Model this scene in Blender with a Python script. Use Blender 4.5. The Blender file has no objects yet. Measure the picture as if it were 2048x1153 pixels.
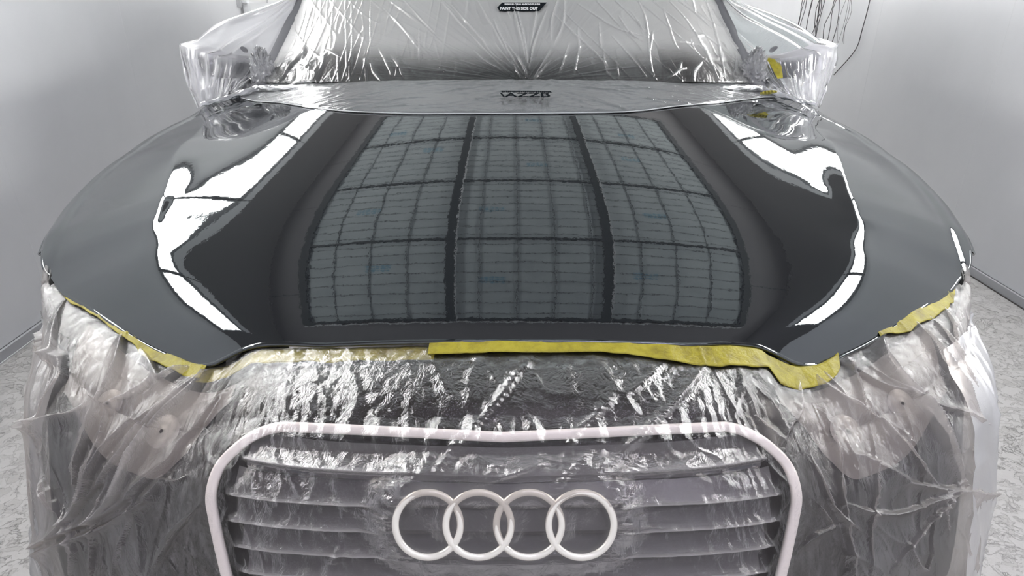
import bpy, math, random
import numpy as np
from mathutils import Vector
# =====================================================================
# camera, world, exposure, lamps
# =====================================================================
SC = bpy.context.scene
COL = SC.collection
SC.view_settings.view_transform = 'Standard'
SC.view_settings.look = 'None'
SC.view_settings.gamma = 1.0
SC.view_settings.use_curve_mapping = False
SC.view_settings.exposure = 1.02
cam = bpy.data.cameras.new('camera')
cam.lens = 1320.0/2048*36
cam.sensor_width = 36
cam.clip_start = .02
cam_o = bpy.data.objects.new('camera', cam); COL.objects.link(cam_o)
cam_o.location = (0, 0, 1.3)
cam_o.rotation_euler = (math.radians(90-24.5), 0, 0)
SC.camera = cam_o
world = bpy.data.worlds.new('world'); SC.world = world
world.use_nodes = True
world.node_tree.nodes['Background'].inputs[0].default_value = (.5, .5, .5, 1)
world.node_tree.nodes['Background'].inputs[1].default_value = .05
LAMP = 13.0            # radiance of the tube light boxes
XL, XR = -1.95, 2.28   # booth side walls
Y0B, Y1B = -1.9, 8.4   # booth ends
CZ = 2.85              # ceiling height

# =====================================================================
# helpers
# =====================================================================
def mat(name, base=(.5,.5,.5), rough=.5, metal=0., spec=.5, emit=None, es=0., coat=0., ior=None, croughness=.02):
    m = bpy.data.materials.new(name); m.use_nodes = True
    p_ = m.node_tree.nodes['Principled BSDF']
    p_.inputs['Base Color'].default_value = (*base, 1)
    p_.inputs['Roughness'].default_value = rough
    p_.inputs['Metallic'].default_value = metal
    p_.inputs['Specular IOR Level'].default_value = spec
    if ior: p_.inputs['IOR'].default_value = ior
    p_.inputs['Coat Weight'].default_value = coat
    p_.inputs['Coat Roughness'].default_value = croughness
    if emit:
        p_.inputs['Emission Color'].default_value = (*emit, 1)
        p_.inputs['Emission Strength'].default_value = es
    return m
def N(m, t, **kw):
    n = m.node_tree.nodes.new(t)
    for k, v in kw.items():
        if hasattr(n, k): setattr(n, k, v)
        else: n.inputs[k].default_value = v
    return n
def L(m, a, b): m.node_tree.links.new(a, b)
def noise(m, scale, detail=4, rough=.6, vec=None, dist=0.):
    n = N(m, 'ShaderNodeTexNoise'); n.inputs['Scale'].default_value = scale
    n.inputs['Detail'].default_value = detail; n.inputs['Roughness'].default_value = rough
    n.inputs['Distortion'].default_value = dist
    if vec: L(m, vec, n.inputs['Vector'])
    return n
def coords(m, scale=(1,1,1), rot=(0,0,0)):
    tc = N(m, 'ShaderNodeTexCoord'); mp = N(m, 'ShaderNodeMapping')
    mp.inputs['Scale'].default_value = scale; mp.inputs['Rotation'].default_value = rot
    L(m, tc.outputs['Object'], mp.inputs['Vector']); return mp.outputs['Vector']
def ramp(m, fac, stops):
    r = N(m, 'ShaderNodeValToRGB'); e = r.color_ramp.elements
    while len(e) < len(stops): e.new(.5)
    for q, (pos, c) in zip(e, stops):
        q.position = pos; q.color = (*c, 1) if len(c) == 3 else c
    L(m, fac, r.inputs['Fac']); return r.outputs['Color']
def bump(m, h, strength, dist, prev=None):
    b = N(m, 'ShaderNodeBump'); b.inputs['Strength'].default_value = strength
    b.inputs['Distance'].default_value = dist; L(m, h, b.inputs['Height'])
    if prev: L(m, prev, b.inputs['Normal'])
    return b.outputs['Normal']
def props(o, label=None, cat=None, group=None, kind=None):
    if label: o['label'] = label
    if cat: o['category'] = cat
    if group: o['group'] = group
    if kind: o['kind'] = kind
    return o
def empty(name, loc=(0,0,0), **kw):
    o = bpy.data.objects.new(name, None); COL.objects.link(o); o.location = loc
    return props(o, **kw)
def mesh_obj(name, verts, faces, m, parent=None, smooth=False, **kw):
    me = bpy.data.meshes.new(name)
    me.from_pydata([tuple(v) for v in verts], [], faces)
    me.update()
    if smooth: me.polygons.foreach_set('use_smooth', [True]*len(me.polygons))
    if m: me.materials.append(m)
    o = bpy.data.objects.new(name, me); COL.objects.link(o)
    if parent: set_parent(o, parent)
    return props(o, **kw)
def set_parent(o, parent):
    o.parent = parent
    p_ = parent; loc = Vector((0,0,0))
    while p_ is not None:
        loc += Vector(p_.location); p_ = p_.parent
    o.location = Vector(o.location) - loc
def grid_obj(name, P, m, parent=None, keep=None, flip=False, attr=None, normals=None, uv=None, **kw):
    """P: (rows, cols, 3) array -> smooth quad mesh, fast path"""
    r, c = P.shape[:2]
    idx = np.arange(r*c).reshape(r, c)
    q = np.stack([idx[:-1,:-1], idx[:-1,1:], idx[1:,1:], idx[1:,:-1]], -1).reshape(-1, 4)
    if flip: q = q[:, ::-1]
    if keep is not None:
        k = (keep[:-1,:-1] & keep[:-1,1:] & keep[1:,1:] & keep[1:,:-1]).reshape(-1)
        q = q[k]
    me = bpy.data.meshes.new(name)
    me.vertices.add(r*c); me.vertices.foreach_set('co', P.reshape(-1).astype(np.float32))
    me.loops.add(q.size); me.loops.foreach_set('vertex_index', q.reshape(-1).astype(np.int32))
    me.polygons.add(len(q)); me.polygons.foreach_set('loop_start', np.arange(0, q.size, 4, dtype=np.int32))
    me.polygons.foreach_set('use_smooth', np.ones(len(q), bool))
    me.update(calc_edges=True); me.validate()
    if attr is not None:
        for k_, v_ in attr.items():
            at = me.attributes.new(k_, 'FLOAT', 'POINT'); at.data.foreach_set('value', v_.reshape(-1).astype(np.float32))
    if normals is not None:
        me.normals_split_custom_set_from_vertices(normals.reshape(-1, 3))
    me.materials.append(m)
    o = bpy.data.objects.new(name, me); COL.objects.link(o)
    if parent: set_parent(o, parent)
    return props(o, **kw)
BOXF = [(0,3,2,1),(4,5,6,7),(0,1,5,4),(1,2,6,5),(2,3,7,6),(3,0,4,7)]
def box_v(x0,x1,y0,y1,z0,z1):
    return [(x0,y0,z0),(x1,y0,z0),(x1,y1,z0),(x0,y1,z0),(x0,y0,z1),(x1,y0,z1),(x1,y1,z1),(x0,y1,z1)]
class MB:
    def __init__(s): s.v=[]; s.f=[]
    def add(s, v, f):
        n=len(s.v); s.v+=list(v); s.f+=[tuple(i+n for i in q) for q in f]; return s
    def box(s,*a): return s.add(box_v(*a), BOXF)
    def tube(s, pts, r, n=10, closed=False, flat=None):
        pts=[Vector(p_) for p_ in pts]; m_=len(pts); v=[]; f=[]
        up0=None
        for i,p_ in enumerate(pts):
            a=pts[(i-1)%m_] if (closed or i>0) else pts[i]; b=pts[(i+1)%m_] if (closed or i<m_-1) else pts[i]
            t=(b-a).normalized()
            if up0 is None:
                up0=Vector((0,0,1)) if abs(t.z)<.9 else Vector((0,1,0))
            s1=t.cross(up0)
            s1.normalize(); u1=s1.cross(t).normalized(); up0=u1
            rr=r[i] if isinstance(r,(list,tuple)) else r
            for k in range(n):
                w=2*math.pi*k/n
                v.append(tuple(p_+s1*math.cos(w)*rr+u1*math.sin(w)*rr*(flat or 1)))
        e=m_ if closed else m_-1
        for i in range(e):
            for k in range(n):
                j=(i+1)%m_
                f.append((i*n+k,i*n+(k+1)%n,j*n+(k+1)%n,j*n+k))
        if not closed:
            f.append(tuple(range(n))[::-1]); f.append(tuple((m_-1)*n+k for k in range(n)))
        return s.add(v,f)
    def obj(s,name,m,parent=None,smooth=False,**kw): return mesh_obj(name,s.v,s.f,m,parent,smooth,**kw)
def spline(pts, n):
    """Catmull-Rom resample of a polyline"""
    P=np.array(pts,float); Q=np.vstack([2*P[0]-P[1],P,2*P[-1]-P[-2]]); out=[]
    m_=len(P)-1
    for t in np.linspace(0,m_-1e-6,n):
        i=int(t); s_=t-i; a,b,c,d=Q[i:i+4]
        out.append(.5*((2*b)+(-a+c)*s_+(2*a-5*b+4*c-d)*s_**2+(-a+3*b-3*c+d)*s_**3))
    return np.array(out)
RS=np.random.RandomState(7)
_T=RS.rand(512,512)
def vnoise(x,y,seed=0):
    x=np.asarray(x,float)+seed*37.7;y=np.asarray(y,float)+seed*91.3
    i=np.floor(x).astype(int);j=np.floor(y).astype(int);a=x-i;b=y-j
    a=a*a*a*(a*(a*6-15)+10);b=b*b*b*(b*(b*6-15)+10)
    i&=511;j&=511;i1=(i+1)&511;j1=(j+1)&511
    return (_T[j,i]*(1-a)+_T[j,i1]*a)*(1-b)+(_T[j1,i]*(1-a)+_T[j1,i1]*a)*b
def rot(x,y,deg):
    c,s_=math.cos(math.radians(deg)),math.sin(math.radians(deg)); return x*c+y*s_,-x*s_+y*c
def crease(x,y,deg,sl,sw,seed,pw=5,warp=.3):
    """sharp crests running along direction deg; sl length, sw spacing"""
    u,v=rot(x,y,deg)
    w=v/sw+warp*(vnoise(u/sl*1.3,v/sw*.4,seed+5)-.5)*4
    n=vnoise(u/sl,w,seed)
    return (1-np.abs(2*n-1))**pw
def normals_of(P):
    du=np.gradient(P,axis=1);dv=np.gradient(P,axis=0)
    n=np.cross(du,dv);n/=np.linalg.norm(n,axis=-1,keepdims=True)+1e-12
    return n

# =====================================================================
# shape of the bonnet: a height field built by integrating slopes
# =====================================================================
f=1320.;p=np.radians(24.5);H=1.3;XC=-.012
Q=[0.7745,0.7034,-1.0331,0.9642,-0.3816, 0.2779,-0.6048,1.2204,-0.7798, 0.0656,0.0427]
def ss(t): t=np.clip(t,0,1); return t*t*(3-2*t)
def itp(y,tab):
    t=np.array(tab); return np.interp(y,t[:,0],t[:,1])
def smooth_itp(y,tab):
    # catmull-rom style monotone-ish (pchip-lite)
    t=np.array(tab,float);X,Y=t[:,0],t[:,1]
    h=np.diff(X);d=np.diff(Y)/h
    m=np.zeros(len(X));m[0]=d[0];m[-1]=d[-1]
    for i in range(1,len(X)-1):
        m[i]=0 if d[i-1]*d[i]<=0 else 2*d[i-1]*d[i]/(d[i-1]+d[i])
    y=np.clip(y,X[0],X[-1]);k=np.clip(np.searchsorted(X,y)-1,0,len(X)-2)
    s=(y-X[k])/h[k]
    return (2*s**3-3*s*s+1)*Y[k]+(s**3-2*s*s+s)*h[k]*m[k]+(-2*s**3+3*s*s)*Y[k+1]+(s**3-s*s)*h[k]*m[k+1]
C_TAB=[(0.96,0.4200),(0.99,0.4450),(1.03,0.5058),(1.1,0.6074),(1.18,0.6823),(1.26,0.7165),(1.36,0.7422),(1.48,0.7774),(1.6,0.8178),(1.7,0.8476),(1.82,0.8674),(2,0.9000),(2.2,0.8900)]
E_TAB=[(1.0,.98),(1.2,.995),(1.3,1.01),(1.4,1.035),(1.55,1.07),(1.8,1.09),(1.95,1.09),(2.2,1.06)]
YF_TAB=[(0,.978),(.30,.984),(.38,.992),(.44,.996),(.50,.992),(.535,.998),(.62,1.034),(.713,1.085),(.813,1.152),(.893,1.208),(.936,1.250),(.973,1.283),(1.0,1.33)]
# (y, u, z) wanted on the outline
ZT=[(1.008,.522,.70),(1.047,.62,.71),(1.095,.713,.72),(1.16,.813,.735),(1.21,.893,.755),(1.252,.936,.765),(1.30,.985,.795),(1.39,1.0,.815),(1.52,1.01,.84),(1.64,1.01,.88),(1.78,1.0,.912),(1.925,.985,.945),(2.07,.96,.97)]
def B(y):
    t=np.clip(y,.95,1.95)-1.0
    b=Q[0]+Q[1]*t+Q[2]*t*t+Q[3]*t**3+Q[4]*t**4
    return b+np.where(y>1.95,(y-1.95)*.10,0)
def prm(y):
    return dict(g=smooth_itp(y,[(.98,.0),(1.1,.0),(1.2,.03),(1.3,.0),(2.1,.0)]),
      w=smooth_itp(y,[(0.98,0.17),(1.1,0.173),(1.16,0.125),(1.22,0.068),(1.3,0.032),(1.5,0.014),(2.1,0.014)]),
      so=smooth_itp(y,[(1.0,0.50),(1.047,0.45),(1.1,0.43),(1.16,0.43),(1.21,0.40),(1.26,0.354),(1.3,0.317),(1.4,0.28),(1.64,0.29),(2.1,0.22)]))
def S(u,y):
    t=np.clip(y,.95,1.95)-1.0
    k=Q[5]+Q[6]*t+Q[7]*t*t+Q[8]*t**3
    q=Q[9]+Q[10]*t
    a=prm(y);c=smooth_itp(y,C_TAB);e=smooth_itp(y,E_TAB)
    ui=np.minimum(u,.70)
    si=k*ui+4*q*ui**3
    si=si-smooth_itp(y,[(.98,.05),(1.1,.07),(1.2,.065),(1.25,.045),(1.3,.02),(1.37,0),(2,0)])*ss((u-.50)/.13)
    Ga=smooth_itp(y,[(1.2,0.0947),(1.3,0.0956),(1.36,0.0922),(1.45,0.1225),(1.5,0.1337),(1.58,0.1511),(1.65,0.1644),(1.75,0.1889),(1.9,0.2285),(2.2,0.2400)])
    Gb=smooth_itp(y,[(1.2,0.0039),(1.3,-0.0137),(1.36,-0.0209),(1.48,-0.0166),(1.55,-0.0062),(1.62,0.0047),(1.68,0.0235),(1.75,0.0428),(1.85,0.0924),(2.2,0.2200)])
    G=Ga+(Gb-Ga)*ss((u-.70)/np.maximum(c-.02-.70,.03))
    wt=ss((u-.54)/.13)*ss((y-1.2)/.12)
    si=si*(1-wt)+G*wt
    si=si-a['g']*ss((u-(c-.15))/.13)
    so=a['so']*(1+.25*np.clip((u-c)/.25,0,1))
    T=ss((u-c+a['w']*.5)/a['w'])
    s=si*(1-T)+so*T
    # bead near edge
    s=s-.28*np.exp(-((u-(e-.045))/.012)**2)*ss((u-c-.05)/.05)
    s=s+1.1*ss((u-(e-.020))/.018)
    return s
def build(nu=500,nv=400,yr=2.45):
    # heightfield table over u,y
    us=np.linspace(0,1.12,2241);ys=np.linspace(.94,yr+.05,700)
    UU,YY=np.meshgrid(us,ys)
    SS=S(UU,YY);du=us[1]-us[0]
    I=np.concatenate([np.zeros((len(ys),1)),np.cumsum((SS[:,1:]+SS[:,:-1])*.5*du,1)],1)
    Z=B(ys)[:,None]-I
    return us,ys,Z
def lut(us,ys,Z,u,y):
    fu=np.clip(u/(us[1]-us[0]),0,len(us)-1.001);fy=np.clip((y-ys[0])/(ys[1]-ys[0]),0,len(ys)-1.001)
    i=fu.astype(int);j=fy.astype(int);a=fu-i;b=fy-j
    return (Z[j,i]*(1-a)+Z[j,i+1]*a)*(1-b)+(Z[j+1,i]*(1-a)+Z[j+1,i+1]*a)*b
# ---- nose of the car below the hood edge
TOPX=[0,.30,.42,.522,.62,.713,.813,.893,.936,.973,1.0,1.03,1.05,1.05]
TOPY=[.978,.984,.994,.995,1.034,1.085,1.152,1.208,1.248,1.283,1.33,1.45,1.7,2.05]
LOWX=[0,.30,.42,.52,.62,.708,.780,.840,.878,.900,.914,.922,.928,.928]
LOWY=[0,.005,.015,.035,.07,.115,.165,.225,.29,.35,.43,.60,.85,1.2]
KS=np.arange(14)/13.
TOPZ=None
DB=[(0,0),(.012,.15),(.03,.45),(.05,.75),(.07,.92),(.12,1),(1,1)]
DY=[(0,.80),(.05,.80),(.07,.788),(.12,.768),(.2,.738),(.3,.70),(.4,.677),(.5,.67),(.76,.69)]
CY=[(0,.986),(.008,.958),(.016,.928),(.024,.903),(.032,.884),(.04,.869),(.048,.857),(.056,.848),(.062,.838),(.07,.822),(.085,.803),(.12,.768),(.2,.738),(.3,.70)]
def tab(x,X,Y): return smooth_itp(x,list(zip(X,Y)))
def init_top(us,ys,Z):
    global TOPZ
    e=smooth_itp(np.array(TOPY),E_TAB)
    u=np.minimum(np.array(TOPX),e-.03)
    TOPZ=lut(us,ys,Z,u,np.array(TOPY))-.012
def nose(s,d,off=0.):
    """s -1..1 across, d depth under the hood edge -> xyz; off pushes out"""
    a=np.abs(s);sg=np.sign(s)+(s==0)
    b=smooth_itp(d,DB)
    tx=tab(a,KS,TOPX)*.985;ty=tab(a,KS,TOPY)+.008;tz=tab(a,KS,TOPZ)
    lx=tab(a,KS,LOWX);ly=smooth_itp(d,DY)+tab(a,KS,LOWY)
    yc=.986*(1-b)+smooth_itp(d,DY)*b
    corr=np.where(d<.12,smooth_itp(d,CY)-yc,0)
    return sg*(tx*(1-b)+lx*b)+XC,ty*(1-b)+ly*b+corr,tz-d
FOLDS=[
  ([(-1.209,0.112),(-0.827,0.044),(-0.817,0.096),(-0.83,0.159)],0.014,0.014) ,
  ([(-0.902,0.009),(-0.852,0.039),(-0.838,0.067)],0.01,0.012) ,
  ([(-0.741,0.001),(-0.695,0.029),(-0.694,0.079),(-0.714,0.152)],0.014,0.02) ,
  ([(-0.711,0.003),(-0.617,0.016),(-0.595,0.025)],0.01,0.01) ,
  ([(-1.582,0.438),(-0.598,0.018),(-0.616,0.032)],0.01,0.016) ,
  ([(-0.515,0.001),(-0.523,0.018),(-0.566,0.055),(-0.605,0.125),(-0.661,0.182)],0.014,0.024) ,
  ([(-0.514,0.009),(-0.564,0.038),(-0.624,0.099),(-0.688,0.164)],0.01,0.014) ,
  ([(-0.577,0.035),(-0.652,0.089),(-0.696,0.175),(-0.802,0.294)],0.012,0.016) ,
  ([(-0.69,0.048),(-0.667,0.093),(-0.702,0.178)],0.008,0.01) ,
  ([(-0.474,0.06),(-0.528,0.083),(-1.412,0.744)],0.01,0.012) ,
  ([(-1.412,0.744),(-0.566,0.13),(-0.686,0.21)],0.008,0.01) ,
  ([(-0.46,0.137),(-0.51,0.172),(-0.551,0.232)],0.01,0.012) ,
  ([(-0.812,0.193),(-0.762,0.224)],0.014,0.016) ,
  ([(-0.746,0.208),(-0.72,0.25),(-0.742,0.321)],0.01,0.012) ,
  ([(-0.628,0.117),(-0.668,0.209),(-0.684,0.288)],0.01,0.01) ,
  ([(-0.566,0.115),(-0.599,0.185),(-0.636,0.266)],0.008,0.008) ,
  ([(-0.536,0.1),(-0.502,0.101),(-0.484,0.098)],0.006,0.007) ,
  ([(0.044,0.012),(0.008,0.03),(-0.044,0.068),(-0.081,0.096)],0.007,0.008) ,
  ([(0.181,0.032),(0.141,0.056),(0.108,0.072),(0.09,0.096)],0.007,0.008) ,
  ([(0.152,0.043),(0.138,0.06)],0.006,0.007) ,
  ([(0.271,0.012),(0.193,0.036)],0.008,0.006) ,
  ([(0.338,0.014),(0.291,0.031),(0.234,0.059),(0.144,0.101),(0.132,0.111)],0.008,0.01) ,
  ([(0.242,0.059),(0.217,0.071),(0.176,0.081)],0.006,0.006) ,
  ([(0.214,0.088),(0.173,0.116),(0.155,0.137)],0.006,0.008) ,
  ([(0.061,0.097),(0.024,0.106),(-0.035,0.116)],0.008,0.008) ,
  ([(-0.005,0.097),(-0.021,0.112)],0.006,0.006) ,
  ([(0.129,0.086),(0.09,0.111),(0.07,0.12)],0.006,0.008) ,
  ([(-0.102,0.066),(-0.111,0.096),(-0.12,0.119)],0.005,0.007) ,
  ([(-0.064,0.072),(-0.102,0.111)],0.005,0.007) ,
  ([(0.152,0.081),(0.141,0.111)],0.006,0.006) ,
  ([(0.298,0.085),(0.249,0.104),(0.217,0.116)],0.006,0.006) ,
  ([(0.392,0.031),(0.396,0.059),(0.429,0.074)],0.008,0.012) ,
  ([(0.424,0.035),(0.434,0.066)],0.008,0.01) ,
  ([(0.503,0.013),(0.449,0.056),(0.428,0.072)],0.008,0.012) ,
  ([(0.542,0.006),(0.552,0.02),(0.605,0.044),(0.663,0.092),(0.761,0.208)],0.012,0.012) ,
  ([(1.702,0.535),(0.617,0.01),(0.599,0.044)],0.006,0.008) ,
  ([(0.629,0.004),(0.605,0.044)],0.006,0.01) ,
  ([(0.727,0.002),(0.698,0.022),(0.725,0.072),(0.748,0.114),(0.792,0.191)],0.014,0.02) ,
  ([(0.791,0.011),(0.807,0.056),(0.85,0.127)],0.014,0.02) ,
  ([(0.824,0.01),(0.86,0.058),(0.889,0.144)],0.01,0.012) ,
  ([(0.877,0.009),(0.858,0.04)],0.008,0.01) ,
  ([(0.663,0.017),(0.706,0.053),(0.742,0.088)],0.008,0.008) ,
  ([(0.531,0.044),(0.528,0.078),(0.52,0.12)],0.008,0.012) ,
  ([(0.606,0.061),(0.58,0.133),(0.572,0.245)],0.005,0.008) ,
  ([(0.521,0.098),(0.531,0.167),(0.543,0.238)],0.008,0.009) ,
  ([(0.554,0.095),(0.614,0.102),(1.186,0.415),(0.853,0.145)],0.012,0.008) ,
  ([(0.529,0.122),(0.61,0.157),(0.717,0.177),(0.791,0.182)],0.01,0.008) ,
  ([(0.615,0.25),(0.694,0.206),(0.792,0.191)],0.007,0.007) ,
  ([(0.73,0.176),(0.756,0.253)],0.007,0.006) ,
  ([(0.658,0.221),(0.697,0.278),(0.717,0.185)],0.007,0.006) ,
  ([(0.466,0.074),(0.492,0.115),(0.55,0.164)],0.008,0.01) ,
  ([(0.472,0.126),(0.502,0.15)],0.007,0.008) ,
  ([(0.437,0.208),(0.474,0.17),(0.512,0.15)],0.007,0.006) ,
  ([(-0.407,0.136),(-0.434,0.194)],0.006,0.004) ,
  ([(-0.239,0.193),(-0.262,0.243)],0.007,0.006) ,
  ([(-0.096,0.216),(-0.111,0.247)],0.006,0.005) ,
]
WFOLDS=[
  ([(-0.458,0.354),(-0.362,0.238),(-0.291,0.138)],0.0045,0.0042) ,
  ([(-0.452,0.405),(-0.318,0.271)],0.0045,0.0042) ,
  ([(-0.398,0.406),(-0.294,0.27),(-0.25,0.217)],0.0045,0.0042) ,
  ([(-0.258,0.397),(-0.145,0.232),(-0.036,0.082),(-0.003,0.031)],0.0045,0.0042) ,
  ([(-0.118,0.389),(-0.044,0.223),(0.002,0.105)],0.0045,0.0042) ,
  ([(-0.204,0.354),(-0.072,0.159)],0.0045,0.0042) ,
  ([(-0.027,0.388),(0.01,0.282)],0.0045,0.0042) ,
  ([(-0.432,0.149),(-0.387,0.069),(-0.365,0.024)],0.0045,0.0042) ,
  ([(-0.387,0.117),(-0.352,0.069),(-0.326,0.017)],0.0045,0.0042) ,
  ([(-0.452,0.094),(-0.428,0.04),(-0.398,0.006)],0.0045,0.0042) ,
  ([(-0.09,0.191),(-0.053,0.12),(0.01,0.053)],0.0045,0.0042) ,
  ([(-0.113,0.135),(-0.07,0.082),(-0.014,0.038)],0.0045,0.0042) ,
  ([(-0.044,0.166),(0.01,0.068)],0.0045,0.0042) ,
  ([(-0.688,0.445),(-0.645,0.266),(-0.616,0.158)],0.0035,0.0032) ,
  ([(-0.635,0.437),(-0.582,0.26),(-0.518,0.026)],0.0035,0.0032) ,
  ([(-0.608,0.432),(-0.553,0.24),(-0.507,0.041)],0.0035,0.0032) ,
  ([(-0.519,0.402),(-0.457,0.126)],0.0035,0.0032) ,
  ([(-0.745,0.434),(-0.7,0.29)],0.0035,0.0032) ,
  ([(-0.776,0.45),(-0.766,0.317),(-0.742,0.166)],0.0035,0.0032) ,
  ([(-0.806,0.404),(-0.786,0.262),(-0.787,0.141)],0.0035,0.0032) ,
  ([(-0.718,0.45),(-0.676,0.296)],0.0035,0.0032) ,
  ([(-0.576,0.114),(-0.545,0.011)],0.0035,0.0032) ,
  ([(-0.644,0.159),(-0.563,0.114)],0.0035,0.0032) ,
  ([(-0.865,0.415),(-0.808,0.264)],0.0035,0.0032) ,
  ([(-0.169,0.083),(-0.161,0.024)],0.0035,0.0032) ,
  ([(-0.308,0.245),(-0.283,0.069)],0.0035,0.0032) ,
  ([(-0.725,0.138),(-0.753,0.053),(-0.778,0.0)],0.01,-0.014) ,
  ([(-0.726,0.182),(-0.714,0.12)],0.01,-0.014) ,
  ([(0.016,0.343),(0.042,0.206),(0.059,0.068)],0.0042,0.0065) ,
  ([(0.025,0.369),(0.052,0.182),(0.064,0.053)],0.0042,0.0065) ,
  ([(0.092,0.343),(0.095,0.299),(0.072,0.143)],0.0042,0.0065) ,
  ([(0.135,0.326),(0.087,0.175),(0.066,0.06)],0.0042,0.0065) ,
  ([(0.179,0.39),(0.151,0.283),(0.142,0.183)],0.0042,0.0065) ,
  ([(0.205,0.4),(0.188,0.266),(0.149,0.159)],0.0042,0.0065) ,
  ([(0.136,0.136),(0.093,0.045),(0.077,0.009)],0.0042,0.0065) ,
  ([(0.131,0.09),(0.081,0.009)],0.0042,0.0065) ,
  ([(-0.01,0.174),(0.044,0.068),(0.057,0.023)],0.0042,0.0065) ,
  ([(0.03,0.112),(0.052,0.031)],0.0042,0.0065) ,
  ([(0.012,0.082),(0.036,0.016)],0.0042,0.0065) ,
  ([(0.201,0.168),(0.157,0.031)],0.0042,0.0065) ,
  ([(0.235,0.16),(0.202,0.024)],0.0042,0.0065) ,
  ([(-0.053,0.282),(-0.004,0.143),(0.044,0.031)],0.0042,0.0065) ,
  ([(0.392,0.309),(0.418,0.223),(0.449,0.191)],0.0048,0.0048) ,
  ([(0.353,0.204),(0.407,0.093),(0.43,0.032),(0.433,0.01)],0.0048,0.0048) ,
  ([(0.311,0.138),(0.307,0.046),(0.325,0.01)],0.0048,0.0048) ,
  ([(0.347,0.085),(0.342,0.006)],0.0048,0.0048) ,
  ([(0.482,0.417),(0.491,0.297),(0.468,0.126),(0.457,0.006)],0.0048,0.0048) ,
  ([(0.504,0.237),(0.474,0.143)],0.0048,0.0048) ,
  ([(0.452,0.303),(0.471,0.235)],0.0048,0.0048) ,
  ([(0.607,0.432),(0.66,0.304),(0.686,0.153),(0.696,0.012)],0.0048,0.0048) ,
  ([(0.639,0.437),(0.706,0.358),(0.76,0.278)],0.0048,0.0048) ,
  ([(0.726,0.451),(0.71,0.353)],0.0048,0.0048) ,
  ([(0.792,0.464),(0.769,0.26),(0.73,0.044)],0.0048,0.0048) ,
  ([(0.81,0.394),(0.827,0.238),(0.843,0.174),(0.861,0.039)],0.0048,0.0048) ,
  ([(0.83,0.163),(0.793,0.08),(0.761,0.028)],0.0048,0.0048) ,
  ([(0.662,0.101),(0.613,0.05),(0.599,0.007)],0.0048,0.0048) ,
  ([(0.577,0.093),(0.554,0.049),(0.51,0.018)],0.0048,0.0048) ,
  ([(0.568,0.198),(0.666,0.178),(0.693,0.127)],0.0048,0.0048) ,
  ([(0.592,0.066),(0.557,0.057)],0.0048,0.0048) ,
  ([(0.159,0.309),(0.283,0.122),(0.318,0.053)],0.0048,0.0048) ,
  ([(0.251,0.365),(0.371,0.246),(0.479,0.209)],0.0048,0.0048) ,
  ([(0.577,0.37),(0.574,0.198),(0.583,0.156)],0.0048,0.0048) ,
  ([(0.78,0.205),(0.792,0.169)],0.0048,0.0048) ,
  ([(0.237,0.242),(0.231,0.121)],0.0048,0.0048) ,
  ([(0.314,0.271),(0.304,0.146)],0.0048,0.0048) ,
]
# =====================================================================
# materials
# =====================================================================
def wall_material():
    m = mat('booth_wall_paint', (.72,.73,.745), .34, spec=.5)
    p_ = m.node_tree.nodes['Principled BSDF']
    v = coords(m)
    n = noise(m, 1.1, 5, .6, v)
    L(m, ramp(m, n.outputs['Fac'], [(.3,(.76,.77,.785)),(.7,(.83,.835,.85))]), p_.inputs['Base Color'])
    n2 = noise(m, 3.0, 3, .5, v)
    L(m, bump(m, n2.outputs['Fac'], .12, .02), p_.inputs['Normal'])
    n3 = noise(m, 2.0, 4, .6, v); mr = N(m,'ShaderNodeMapRange'); L(m, n3.outputs['Fac'], mr.inputs[0])
    mr.inputs[3].default_value=.28; mr.inputs[4].default_value=.5; L(m, mr.outputs[0], p_.inputs['Roughness'])
    return m
M_WALL = wall_material()
M_WALLBACK = mat('wall_backing', (.42,.43,.44), .6)
M_SEAM = mat('panel_sealant', (.80,.81,.82), .5)
M_CEIL = mat('ceiling_panel_paint', (.27,.255,.262), .5)
M_SLOPE = mat('slope_panel_paint', (.165,.158,.16), .5)
M_DARK = mat('filter_frame_steel', (.07,.075,.08), .5)
M_TRIMW = mat('white_trim_paint', (.75,.75,.76), .4)
M_BASE = mat('skirting_paint', (.50,.505,.52), .45)
M_JOINT = mat('dark_joint', (.10,.095,.09), .8)  # dark strip at the foot of the right skirting
def filter_material():
    m = mat('filter_fleece', (.66,.72,.74), .9, spec=.1)
    p_ = m.node_tree.nodes['Principled BSDF']
    n = noise(m, 5, 5, .6, coords(m))
    L(m, ramp(m, n.outputs['Fac'], [(.3,(.46,.495,.51)),(.7,(.56,.595,.605))]), p_.inputs['Base Color'])
    return m
M_FILT = filter_material()
M_WIRE = mat('filter_wire', (.10,.11,.12), .6)
M_STAMP = mat('filter_print_blue', (.25,.42,.52), .9)
M_LAMP = mat('lamp_glass', (.8,.8,.8), .4, emit=(1.0,1.0,.985), es=LAMP)
M_LFRAME = mat('lamp_frame', (.25,.26,.27), .5)
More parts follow.
